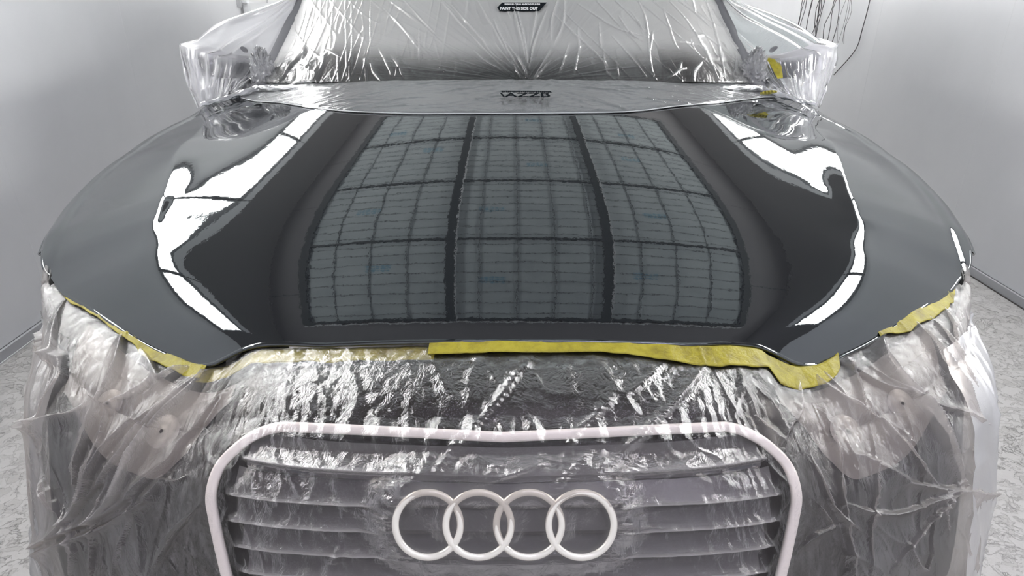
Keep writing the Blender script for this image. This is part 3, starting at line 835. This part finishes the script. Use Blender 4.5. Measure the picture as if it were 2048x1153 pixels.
def paint_folds(hh,A,Dm,folds,acol,drow,tp,reach=.08):
    for pts,w,h in folds:
        xs_=[q[0] for q in pts]; ds_=[q[1] for q in pts]
        ci=np.where((acol>min(xs_)-reach)&(acol<max(xs_)+reach))[0]; ri=np.where((drow>min(ds_)-reach)&(drow<max(ds_)+reach))[0]
        if len(ci)<2 or len(ri)<2: continue
        sl=np.s_[ri[0]:ri[-1]+1,ci[0]:ci[-1]+1]
        a_=A[sl]; d2=Dm[sl]; best=np.full(a_.shape,9.); tt=np.zeros(a_.shape); sd=np.zeros(a_.shape)
        pp=np.array(pts)
        if len(pp)>2: pp=spline(pp,len(pp)*3)
        for k in range(len(pp)-1):
            e0=pp[k];e1=pp[k+1];ev=e1-e0;l2=(ev**2).sum()+1e-9
            t=np.clip(((a_-e0[0])*ev[0]+(d2-e0[1])*ev[1])/l2,0,1)
            dd=np.hypot(a_-e0[0]-t*ev[0],d2-e0[1]-t*ev[1])
            s1=(a_-e0[0])*ev[1]-(d2-e0[1])*ev[0]
            m_=dd<best; best[m_]=dd[m_]; tt[m_]=((k+t)/(len(pp)-1))[m_]; sd[m_]=np.sign(s1)[m_]
        amp=np.sin(np.clip(tt,.04,.96)*math.pi)**.5
        wob=1+.35*np.sin(tt*17+pts[0][0]*30)
        # one flank steep, the other drawn out, like a folded sheet
        w2=w*.72
        prof_=np.where(sd>0,np.exp(-(best/(w2*.30*wob))**1.5),np.exp(-best/(w2*.95)))
        hh[sl]+=h*amp*prof_*ss(d2/tp)
# =====================================================================
# masking film over the front
# =====================================================================
sv = np.concatenate([np.linspace(-.95,-.60,110),np.linspace(-.597,.60,820)[0:],np.linspace(.603,.95,110)])
dv = np.concatenate([np.linspace(0,.26,400),np.linspace(.2612,.72,260)])
TAPE_S=[-.70,-.62,-.574,-.3967,-.3173,-.2327,-.20,-.1733,-.10,-.032,.0207,.038,.0613,.1187,.150,.170,.1767,.2647,.285,.2927,.3767,.42,.476,.55,.6193,.70]
TAPE_D=[.002,.004,.0068,.0063,.010,.011,.011,.010,.010,.0103,.008,.0073,.0123,.0165,.0155,.014,.0228,.0138,.011,.003,.0043,.011,.0125,.012,.0073,.003]
def tape_low(s_): return np.interp(s_,TAPE_S,TAPE_D)
Dm,Sm=np.meshgrid(dv,sv,indexing='ij')
top = np.where(sv<-.02,.0015,np.maximum(tape_low(sv)-.005,.001))
wblend = ss((sv+.05)/.06); top = .0015*(1-wblend)+np.maximum(tape_low(sv)-.006,.001)*wblend
Dm = top[None,:]+(Dm/.72)*(.72-top[None,:])
x,y,z = nose(Sm,Dm); z=np.maximum(z,.004)
P = np.stack([x,y,z],-1); n = normals_of(P); c = np.stack([x-XC,y-2.2,z*0+.12],-1); n *= np.sign((n*c).sum(-1,keepdims=True))
A = arc(Sm)             # metric distance across
sm_=ss(Dm/.02)          # film is stuck down along the tape
hh = .006+.004*sm_
# louvres press through
inG = np.zeros_like(hh)
hw = np.interp(z,[.30,.36,.44,.50,.565,.60,.629,.655,.672],[.35,.372,.394,.411,.426,.429,.42,.398,.37])
inG = ss((hw-.012-np.abs(x-GX))/.014)*ss((.667-z)/.012)*ss((z-.31)/.02)
hh -= .009*inG
zl = z
for z0 in SLZ:
    zz_ = zl-z0-.006*(np.abs(x-GX)/.4)**4
    t = np.clip(1-zz_/.034,0,1)*(zz_>0)+np.exp(-(np.minimum(zz_,0)/.0022)**2)*(zz_<=0)*1.0
    hh += inG*.0135*t**2.0*(zz_<.034)
# surround pushes the film out
fr_d = np.full(hh.shape,9.)
for i in range(0,len(lp)):
    a=lp[i];b=lp[(i+1)%len(lp)]
    msk=(np.abs(x-a[0])<.05)&(np.abs(z-a[2])<.05)
    dd=np.sqrt((x[msk]-a[0])**2+(z[msk]-a[2])**2); fr_d[msk]=np.minimum(fr_d[msk],dd)
hh += .004*np.exp(-(fr_d/.011)**2)
# rings hold the film off the louvres like a tent
xr=(x-(RINGC[0])); zr=(z-RINGC[2])/math.cos(TH)
dr=np.min([np.sqrt((x-cx)**2+zr**2) for cx in RINGX],0)-RR
dx_=np.maximum(np.abs(x-(RINGX[0]+RINGX[3])/2)-(RINGX[3]-RINGX[0])/2,0); ang=np.arctan2(zr,np.sign(x-(RINGX[0]+RINGX[3])/2)*dx_+1e-6)
plate=1-ss((dr-.004)/.055)
rim_=np.min([np.abs(np.sqrt((x-cx)**2+zr**2)-RR) for cx in RINGX],0)
ringh=.024-.0045*ss((rim_-.006)/.02)*(dr<0)
radial=(1-np.abs(2*vnoise(ang*9+3,dr*8,11)-1))**4*np.exp(-np.clip(dr,0,1)/.035)*ss(dr/.012)
hh = hh*(1-plate)+np.maximum(ringh,hh*.5)*plate+.010*radial
pl0 = plate
# wrinkles
env = .35+.65*ss((Dm-.012)/.05)
side = ss((np.abs(A)-.42)/.15)
hh += env*.0018*crease(A,Dm,62,.11,.022,1)*(1-pl0)*(.35+.9*vnoise(A*6,Dm*6,3))
hh += env*.0012*crease(A,Dm,75,.07,.014,2)*(1-pl0)*(.2+vnoise(A*9,Dm*9,4))
hh += .0012*crease(A,Dm,95,.035,.0045,6,pw=2)*np.exp(-((Dm-.060)/.028)**2)*(1.2-inG)*(.4+vnoise(A*5,0*A,9))
side2=side*ss((Dm-.004)/.10)
hh += side2*(.007*crease(A,Dm,74,.30,.085,5,pw=5,warp=.15)+.004*crease(A,Dm,98,.25,.06,7,pw=6,warp=.15)+.003*crease(A,Dm,45,.16,.05,8,pw=7,warp=.15))
hh += side2*.010*(vnoise(A*7,Dm*5,12)-.3)
hh += (1-side)*(1-pl0)*.0022*crease(A,Dm,35,.12,.03,14,pw=6)
hf=np.zeros_like(hh)
paint_folds(hf,A,Dm,FOLDS,A[0],dv,.012)
hh+=hf*(1+.35*side)
# loose skirts bulging out at the sides
bl = np.exp(-((np.abs(Sm)-.60)/.16)**2)
hh += bl*ss((Dm-.06)/.22)*np.where(Sm>0,.020*(1-ss((Dm-.30)/.2)),.004+.012*ss((Dm-.35)/.25))*(.8+.5*vnoise(A*5,Dm*3,21))
P2 = P+n*hh[...,None]; P2[...,2]=np.maximum(P2[...,2],.003)
milkiness = .015+.03*vnoise(A*10,Dm*8,31)+.09*side+.16*crease(A,Dm,72,.2,.06,5,pw=3)*side
milkiness += .25*ss((np.abs(Sm)-.50)/.14)+.20*ss((Dm-.30)/.3)*side
milkiness += np.clip(hf*16,0,.34)
hh += side2*env*(.0022*crease(A,Dm,68,.16,.016,33,pw=4,warp=.2)+.0014*crease(A,Dm,84,.10,.009,34,pw=3,warp=.2))*(.3+vnoise(A*7,Dm*7,35))
milkiness += .30*np.exp(-(rim_/.009)**2)*plate
for z0 in SLZ:
    zz_ = zl-z0-.006*(np.abs(x-GX)/.4)**4
    milkiness += inG*(1-plate)*.62*np.exp(-(np.maximum(zz_,0)/.006)**1.2)*(zz_>-.001)  # bright louvre edges painted in as whiter film, imitating highlights
dull=np.clip(.58*ss((np.abs(A)-.32)/.12)*ss((.02+Dm)/.05),0,1)+0*Dm
film = grid_obj('masking_film', P2, M_FILM, None, attr={'milkiness':np.clip(milkiness,0,.9),'dull':dull},
    label='crinkled clear plastic film draped over the front bumper, grille and headlamps', cat='plastic film')
# outermost loose sheets of film at both flanks
M_FILM2 = film_material('masking_film_loose', haze=.34, rough=.3, fine=.5, gloss=.35, mscale=(1,1,.3), tint=(.95,.95,.95), white=(.86,.86,.87))
def skirt(sg, svr, dvr, outf, label, seed):
    D_,S_=np.meshgrid(np.linspace(*dvr,160),np.linspace(*svr,120)*sg,indexing='ij')
    x,y,z=nose(S_,D_); z=np.maximum(z,.003); P=np.stack([x,y,z],-1); n=normals_of(P); c=np.stack([x-XC,y-2.2,z*0+.12],-1); n*=np.sign((n*c).sum(-1,keepdims=True))
    a_=arc(S_)
    o=outf(np.abs(S_),D_)+.007*crease(a_,D_,84,.3,.05,seed,pw=4)+.005*crease(a_,D_,70,.15,.03,seed+1,pw=4)
    P=P+n*o[...,None]; P[...,2]=np.maximum(P[...,2],.003)
    return grid_obj('masking_film', P, M_FILM2, None, label=label, cat='plastic film')
skirt(1,(.46,.80),(.035,.70),lambda s_,d: .012+.012*ss((d-.04)/.06)+.010*ss((s_-.46)/.14)*ss((d-.04)/.12)*(1-.9*ss((d-.26)/.25)),'milky loose film sheet hanging at the right flank of the car',41)
skirt(-1,(.47,.80),(.035,.70),lambda s_,d: .006+.005*ss((d-.04)/.06)+.003*ss((s_-.47)/.14)*ss((d-.08)/.15)+.028*ss((s_-.47)/.14)*ss((d-.30)/.2),'milky loose film sheet hanging at the left flank of the car',51)

# yellow masking paper round the bonnet edge
def tape(name, s0, s1, off, label, low, topd=0.0):
    sv_=np.linspace(s0,s1,260); t_=np.linspace(0,1,16)
    T2,S2=np.meshgrid(t_,sv_,indexing='ij')
    rag=(vnoise(sv_*60,0*sv_,61)-.5)*.0022
    D2=topd+T2*(low(sv_)+rag-topd)[None,:]
    x,y,z=nose(S2,D2); P=np.stack([x,y,z],-1); n=normals_of(P); c=np.stack([x-XC,y-2.2,z*0+.12],-1); n*=np.sign((n*c).sum(-1,keepdims=True))
    a_=arc(S2); o=off*ss(T2/.25)-.004*(1-ss(T2/.25))+.0016*crease(a_,D2,60,.05,.03,62,pw=3)+.002*(vnoise(a_*25,D2*60,63)-.5)
    P=P+n*o[...,None]
    th=P-n*.0004
    return grid_obj(name, np.concatenate([P,P[-1:]-n[-1:]*.0015,th[::-1]],0), M_TAPE, None, label=label, cat='masking tape')
tape('masking_tape', -.03, .2927, .014, 'wide bright yellow paper tape under the right half of the bonnet front edge', tape_low)
tape('masking_tape', .372, .70, .014, 'yellow paper tape under the right side corner of the bonnet', tape_low)
tape('masking_tape', -.245, -.028, .0015, 'yellow tape seen through film under the left half of the bonnet edge', tape_low)
tape('masking_tape', -.70, -.235, .0125, 'narrow dull yellow tape along the left side corner of the bonnet', lambda s_: tape_low(s_))

# =====================================================================
# masking film over windscreen, cowl and mirrors
# =====================================================================
T2,U2,Pw,nw=ws_grid(640,420,.010,0.0,.80,1.0)
X2=U2*.87
fx_,fy_=.055,.0                         # where the film is pinched at the cowl
ang=np.arctan2(T2*1.1+.003,X2-fx_); rad_=np.hypot(T2*1.1,X2-fx_)
o=np.zeros_like(T2)
o+=.0060*(1-np.abs(2*vnoise(ang*13,rad_*1.6,71)-1))**6*np.exp(-rad_/.20)*ss(rad_/.02)
o+=.0030*(1-np.abs(2*vnoise(ang*26,rad_*2.5,72)-1))**5*np.exp(-rad_/.28)
o+=.0024*crease(X2,T2,88,.40,.030,73,pw=10,warp=.08)*ss((-X2+.0)/.2)
o+=.0030*crease(X2,T2,122,.45,.07,74,pw=14,warp=.10)*ss((X2-.02)/.2)
o+=.0022*crease(X2,T2,131,.50,.06,75,pw=14,warp=.08)*ss((-X2)/.15)
o+=.0016*crease(X2,T2,104,.20,.05,76,pw=12,warp=.12)
o+=.010*crease(X2,T2,72,.35,.09,77,pw=4)*ss((-X2-.52)/.12)
o+=.006*crease(X2,T2,100,.10,.025,78,pw=4)*ss((np.abs(X2)-.60)/.15)*np.exp(-T2/.12)
o+=.0012*crease(X2,T2,80,.03,.008,79,pw=2)*np.exp(-T2/.05)*(.3+vnoise(X2*8,0*X2,80))
o+=.003*(vnoise(X2*5,T2*5,82)-.5)
wf=np.zeros_like(o)
paint_folds(wf,X2,T2*1.1,[([(a,b*1.1) for a,b in p_],w,h) for p_,w,h in WFOLDS],X2[0],T2[:,0]*1.1,.004,.06)
o+=wf*1.25
o*=ss(T2/.008)*.85+.15
Pw=Pw+nw*o[...,None]
lw=.03+.66*ss((T2-.035-.05*(vnoise(X2*3,T2*0,85)-.5)-.03*(np.abs(X2)>.5))/.15)+.25*ss((np.abs(X2)-.58)/.14)  # film grows milkier up from its foot and towards the sides
lw=lw+np.clip(wf*75,-.10,.40)  # fold crests whiter, fold valleys clearer
filmw=grid_obj('masking_film', Pw, M_FILMW, None, attr={'milkiness':np.clip(lw+.08*(vnoise(X2*4,T2*4,86)-.5),0,.9)}, label='printed clear plastic film stretched over the windscreen, pinched at its foot', cat='plastic film')
# film strip lying on the rear of the bonnet
bx=[-.93,-.84,-.72,-.57,-.405,-.21,-.0,.15,.295,.465,.60,.75,.86,.93]
by=[2.33,2.21,2.08,1.905,1.79,1.733,1.722,1.735,1.767,1.876,1.99,2.17,2.30,2.36]
cx_=np.linspace(-.93,.93,420); ybk=np.array([float(ws_point(np.clip((q-XC)/.87,-1,1),0)[1]) for q in cx_])
cy_=smooth_itp(cx_,list(zip(bx,by))); cy_=np.minimum(cy_,ybk-.01)
tt_=np.linspace(0,1,120)
Yc=cy_[None,:]+tt_[:,None]*(ybk-cy_)[None,:]; Xc=np.broadcast_to(cx_,Yc.shape)
Zc=bonnet_z(Xc,Yc)
ang=np.arctan2((ybk.min()-Yc)+.02,Xc-.055); rad_=np.hypot(ybk.min()-Yc,Xc-.055)
oc=.004+.004*(1-np.abs(2*vnoise(ang*9,rad_*3,91)-1))**6*np.exp(-rad_/.2)+.0018*crease(Xc,Yc,160,.15,.03,92,pw=8)+.0018*crease(Xc,Yc,25,.15,.03,93,pw=8)
for k_ in range(26):
    yy0=1.80+.25*RS2.rand();xx0=RS2.uniform(-.55,.55);an_=math.atan2(2.12-yy0,.055-xx0)+RS2.uniform(-.5,.5);ln_=RS2.uniform(.04,.13)
    u_=(Xc-xx0)*math.cos(an_)+(Yc-yy0)*math.sin(an_);v2=-(Xc-xx0)*math.sin(an_)+(Yc-yy0)*math.cos(an_)+.02*np.sin(u_*18+k_)
    oc+=.0042*np.exp(-np.abs(v2)/.0028)*np.exp(-(u_/ln_)**4)
oc*=ss(tt_/.05)[:,None]*.75+.25
zback=np.array([float(ws_point(np.clip((q-XC)/.87,-1,1),0)[2]) for q in cx_])
lift=ss((tt_-.75)/.25)[:,None]*(zback[None,:]-Zc[-1:,:])*1.0
Pc=np.stack([Xc,Yc,Zc+oc+np.maximum(lift,-.004)],-1)
filmc=grid_obj('masking_film', Pc, M_FILMC, None, label='grey film strip lying on the rear edge of the bonnet below the windscreen', cat='plastic film')
# taped edge of that strip
te=MB().tube([(float(a),float(b),float(c)+.0035) for a,b,c in zip(cx_[::6],cy_[::6],bonnet_z(cx_[::6],cy_[::6]))],.0012,6)
te.obj('taped_edge', mat('clear_tape_edge',(.55,.56,.57),.25), filmc, smooth=True)
# mirror bags: film from the pillar out over each mirror, falling to a gathered tip
def mirror_bag(sg, label, seed):
    nr,nc=150,240
    # stations from the pillar (0) over the mirror (1..)
    pil=lambda t: np.array(ws_point(sg*1.0,t))
    P=np.zeros((nr,nc,3))
    # each row: t along height; each column: round the outside from front-inner, over the mirror, to the rear pillar
    for i in range(nr):
        a=i/(nr-1)           # 0 top (roof end) .. 1 bottom tip
        # ring section: inner front point, outer point, inner rear point
        if a<.42:
            k=a/.42
            k2=k*k*(3-2*k)
            inner=pil(.62*(1-k)+.155*k)+np.array([sg*.0,-.012,.012])
            out=np.array([XC+sg*(.80+.27*k**.9),2.82-.42*k,1.262-.134*k**1.4])
            rear=np.array([XC+sg*(.74+.20*k),3.0-.35*k,1.27-.14*k])
            out=out+np.array([sg*.010*math.sin(math.pi*k**2.2),0,.010*math.sin(math.pi*k**2.4)])
            depth=.05+.04*k
        else:
            k=(a-.42)/.58
            inner=pil(.155*(1-k)-.02*k)+np.array([sg*(.004+.05*k*k),-.014-.02*k,.010])
            out=np.array([XC+sg*(1.125-.045*k**1.3),2.40-.035*k,1.122-.205*k])
            rear=np.array([XC+sg*(.94+.03*k),2.65-.20*k,1.13-.20*k])
            depth=.09-.04*k
        for j in range(nc):
            b=j/(nc-1)
            # superellipse-like path inner -> front-outer -> outer -> rear
            if b<.62:
                q=b/.62; w=q**1.15
                p_=inner*(1-w)+out*w
                p_=p_+np.array([0,-depth*math.sin(math.pi*min(q*1.02,1))**.6*(.6+.4*q),-.035*math.sin(math.pi*q)*(1 if a>.3 else a/.3)*(1-q)])
            else:
                q=(b-.62)/.38; p_=out*(1-q)+rear*q+np.array([sg*.02*math.sin(math.pi*q),0,.01*math.sin(math.pi*q)])
            P[i,j]=p_
    n=normals_of(P); c=P-np.array([XC+sg*.92,2.6,1.0]); n*=np.sign((n*c).sum(-1,keepdims=True))
    ii,jj=np.meshgrid(np.linspace(0,1,nr),np.linspace(0,1,nc),indexing='ij')
    low_=ss((ii-.40)/.15)
    o=.014*(1-np.abs(2*vnoise(jj*16,ii*1.5,seed)-1))**3*low_+.006*(1-np.abs(2*vnoise(jj*38,ii*3,seed+1)-1))**3*low_
    o+=.007*crease(jj,ii,60,.5,.10,seed+2,pw=5)*(1-low_)
    P=P+n*o[...,None]
    lay=.72-.10*low_+0*jj
    cr_=(1-np.abs(2*vnoise(jj*16,ii*1.5,seed)-1))
    lay=lay*(1-low_)+low_*(.16+.62*cr_**2)  # film milkier on pleat crests, clearer between them
    lay-=.30*low_*ss((.40-jj)/.15); lay+=.2*ss((jj-.55)/.1)*low_
    return grid_obj('masking_film', P, M_FILMS, None, attr={'milkiness':np.clip(lay,.06,.9)}, label=label, cat='plastic film')
mirror_bag(-1,'white film bag stretched over the left door mirror, gathered at its lower tip',101)
mirror_bag(1,'white film bag stretched over the right door mirror, with yellow tape beside it',111)
# crumpled knots of film at the foot of each pillar
def knot(sg, label, seed):
    c=np.array(ws_point(sg*.985,.035))+np.array([0,-.03,.012]); P=np.zeros((90,120,3))
    rs=np.random.RandomState(seed)
    for i in range(90):
        ph=-math.pi/2+math.pi*i/89
        th=np.linspace(0,2*math.pi,120)
        r=1+.55*(1-np.abs(2*vnoise(th/ (2*math.pi)*22,ph*6+seed,seed)-1))**2+.3*(vnoise(th*6,ph*9,seed+3)-.5)
        r[-1]=r[0]
        P[i]=c+np.stack([.030*np.cos(ph)*np.cos(th)*r,.022*np.cos(ph)*np.sin(th)*r,.062*np.sin(ph)*r],-1)
    return grid_obj('film_knot', P, M_FILMK, None, label=label, cat='plastic film')
knot(-1,'crumpled knot of clear film at the foot of the left windscreen pillar',5)
knot(1,'crumpled knot of clear film at the foot of the right windscreen pillar',9)
# twisted film ropes along the rear corners of the bonnet
def rope(sg, label):
    pts=[ws_point(sg*x_,0.0) for x_ in (.80,.90,.985)]
    pts=[(a,b-.05,c-.004) for a,b,c in pts]+[(XC+sg*.90,2.33,.975),(XC+sg*.97,2.30,.955),(XC+sg*1.03,2.27,.943)]
    q=spline(pts,160); V_=[];F_=[];m_=20
    for i,p_ in enumerate(q):
        t=q[min(i+1,159)]-q[max(i-1,0)]; t/=np.linalg.norm(t); s1=np.cross(t,[0,0,1]); s1/=np.linalg.norm(s1); u1=np.cross(s1,t)
        for k in range(m_):
            w=2*math.pi*k/m_; r=(.006+.004*math.sin(math.pi*i/159))*(1+.16*math.sin(3*w+i*.22)+.10*math.sin(5*w-i*.3))
            V_.append(tuple(p_+(s1*math.cos(w)+u1*math.sin(w))*r))
    for i in range(159):
        for k in range(m_): F_.append((i*m_+k,i*m_+(k+1)%m_,(i+1)*m_+(k+1)%m_,(i+1)*m_+k))
    return mesh_obj('film_rope', V_, F_, M_FILMK, None, smooth=True, label=label, cat='plastic film')
rope(-1,'twisted rope of film on the left rear corner of the bonnet')
rope(1,'twisted rope of film on the right rear corner of the bonnet')
# yellow tape patch at the right pillar and a scrap at the cowl
def ribbon(pts, width, up, m, name, **kw):
    q=spline(pts,40); P=np.zeros((40,6,3)); up=np.array(up,float); up/=np.linalg.norm(up)
    for i,p_ in enumerate(q):
        for k in range(6):
            w_=width*(.5+.5*math.sin(math.pi*min(max(i/39,.05),.95))); P[i,k]=p_+up*w_*(k/5-.5)+np.array([0,-.003*math.sin(math.pi*k/5)-.002*math.sin(i*.8+k),0])
    return grid_obj(name,P,m,None,**kw)
a0=np.array(ws_point(.985,.075)); a1=np.array(ws_point(.99,.20))
ribbon([a0+[.085,-.10,-.015],(a0+a1)/2+[.080,-.10,0],a1+[.060,-.10,-.01]],.036,(1,.1,.2),M_TAPE,'masking_tape',label='short yellow tape strip glowing through film on the right windscreen pillar',cat='masking tape')
ribbon([(.775,2.13,.998),(.81,2.155,.998),(.85,2.19,.995)],.018,(0,-.6,.8),M_TAPE,'masking_tape',label='tiny yellow tape scrap at the right end of the cowl film',cat='masking tape')

# printed banner on the windscreen film
def text_mesh(body, size, name, m, parent, org, ex_, ez_, sx=1., flipz=1., bold=.0, thick=.0003):
    cu=bpy.data.curves.new(name,'FONT'); cu.body=body; cu.size=size; cu.align_x='CENTER'; cu.offset=bold; cu.extrude=thick
    to=bpy.data.objects.new('tmp',cu); COL.objects.link(to)
    bpy.context.view_layer.update()
    dg=bpy.context.evaluated_depsgraph_get(); me=bpy.data.meshes.new_from_object(to.evaluated_get(dg))
    bpy.data.objects.remove(to)
    ex_=Vector(ex_).normalized(); ez_=Vector(ez_).normalized(); en_=ex_.cross(ez_)
    for v in me.vertices: v.co=Vector(org)+ex_*v.co.x*sx+ez_*v.co.y*flipz+en_*v.co.z
    me.materials.clear(); me.materials.append(m); me.name=name
    o_=bpy.data.objects.new(name,me); COL.objects.link(o_); set_parent(o_,parent); return o_
def wsf(u_m, t, off):   # a point over the film
    T3,U3=np.array([[t,t],[t+.001,t+.001]]),np.array([[u_m,u_m+.001],[u_m,u_m+.001]])
    P=np.stack(ws_point(U3,T3),-1); n=normals_of(P)[0,0]; n*=np.sign(n[2]); return Vector(P[0,0]+n*(.010+off))
tz0=np.array(wsf(.05,.36,.0)); tz1=np.array(wsf(.05,.40,.0)); up=(tz1-tz0); up/=np.linalg.norm(up)
def ban(x_, h_, off): return tuple(np.array(wsf(.02,TB,off))+np.array([x_,0,0])+up*h_)
TB=.345
bv=[(-.072,.0),(-.058,-.034),(.046,-.024),(.072,.020),(-.066,.012)]
bv=[(a*1.08,b*1.05) for a,b in ((-.064,.010),(-.074,-.010),(-.066,-.030),(.058,-.030),(.084,.020),(-.058,.020))]
BC=.043
def bpnt(h_,v_,off): return tuple(np.array(wsf(BC/.87,TB,off))+np.array([h_,0,0])+up*v_)
front=[bpnt(a,b,.005) for a,b in bv]; back=[bpnt(a,b,.004) for a,b in bv]; k=len(bv)
ban_o=mesh_obj('printed_banner', front+back, [tuple(range(k)),tuple(range(k,2*k))[::-1]]+[(i,k+i,k+(i+1)%k,(i+1)%k) for i in range(k)], M_INK, filmw, label='black printed banner reading paint this side out')
text_mesh('PAINT THIS SIDE OUT',.0235,'banner_text',M_INKW,ban_o,bpnt(-.006,-.0255,.0058),(1,0,.0),tuple(up),sx=.56,bold=.0006)
text_mesh('PREMIUM CLEAR MASKING FILM 5M',.0125,'banner_text',M_INKW,ban_o,bpnt(.006,.0045,.0058),(1,0,.0),tuple(up),sx=.62,bold=.0003)
# second print, foreshortened on the cowl film
zc=lambda x_,y_: float(bonnet_z(x_,y_))+.017
pr=MB()
for i in range(26):
    x0_=-.028+i*.0052
    pr.add([(x0_,1.868+.006*(i%3),zc(x0_,1.87)),(x0_+.0044,1.868+.004*(i%2),zc(x0_,1.87)),(x0_+.0044,1.892,zc(x0_,1.892)),(x0_,1.892,zc(x0_,1.892))],[(0,1,2,3)])
pr.add([(-.034,1.887,zc(0,1.887)),(-.026,1.874,zc(0,1.874)),(-.026,1.892,zc(0,1.892))],[(0,1,2)])
pr.add([(.100,1.880,zc(.1,1.880)),(.112,1.870,zc(.1,1.87)),(.106,1.890,zc(.1,1.89))],[(0,1,2)])
pr.obj('printed_strip', M_INK, filmc)
text_mesh('\u005cAZZB',.060,'printed_letters',M_INK,filmc,(.035,1.818,zc(.03,1.84)-.001),(1,0,0),(0,1,.10),sx=.80,bold=.0012)

# =====================================================================
# small things in the booth
# =====================================================================
M_CABLE=mat('thin_dark_wire',(.055,.05,.055),.6)
wb=empty('wire_bundle',(XR-.05,5.1,1.7),label='bundle of thin dark wires hanging on the right wall beyond the mirror',cat='wires')
rs=np.random.RandomState(12)
for i in range(17):
    y0=5.55-.052*i+rs.uniform(-.02,.02); pts=[]; yy=y0; x_=XR-.02
    for k in range(9):
        pts.append((XR-.012-.02*abs(math.sin(k+i)),yy,1.75-k*.10)); yy+=rs.uniform(-.03,.045)
    MB().tube([tuple(q) for q in spline(pts,24)],.0026 if i<13 else .0012,5).obj('wire',M_CABLE,wb)
MB().box(XR-.03,XR-.0,4.95,5.45,1.74,1.78).obj('hook_rail',M_DARK,wb)
long_w=[(XR-.01,4.62,1.72),(XR-.012,4.60,1.45),(XR-.014,4.56,1.25),(XR-.014,4.58,1.05),(XR-.014,4.62,.92),(XR-.014,4.85,.74)]
MB().tube([tuple(q) for q in spline(long_w,40)],.0032,6).obj('hanging_cable',M_CABLE,label='single long thin cable hanging down the right wall',cat='cable')
# hatch on the left wall
wn=empty('wall_hatch',(XL,5.4,1.17),label='white hatch with metal hinge strap on the far left wall',cat='hatch')
mesh_obj('hatch_panel',box_v(XL,XL+.018,5.12,5.66,1.19,1.75),BOXF,M_TRIMW,wn)
for q in ((5.09,5.12,1.17,1.78),(5.66,5.675,1.19,1.78)): MB().box(XL,XL+.026,q[0],q[1],q[2],q[3]).obj('hatch_frame',M_BASE,wn)
MB().box(XL+.018,XL+.05,5.13,5.20,1.20,1.40).box(XL+.018,XL+.07,5.15,5.24,1.12,1.20).obj('hinge_strap',M_SEAM,wn)
# bit of brown leaf on the floor at the right
lf=[(1.985,2.02,.002),(2.0,2.005,.004),(2.018,2.01,.002),(2.022,2.028,.006),(2.004,2.036,.002)]
mesh_obj('floor_flake',lf+[(2.003,2.02,.009)],[(0,1,5),(1,2,5),(2,3,5),(3,4,5),(4,0,5),(4,3,2,1,0)],mat('brown_leaf_bit',(.22,.09,.05),.7),label='small brown flake lying on the grey floor at the right',cat='debris')
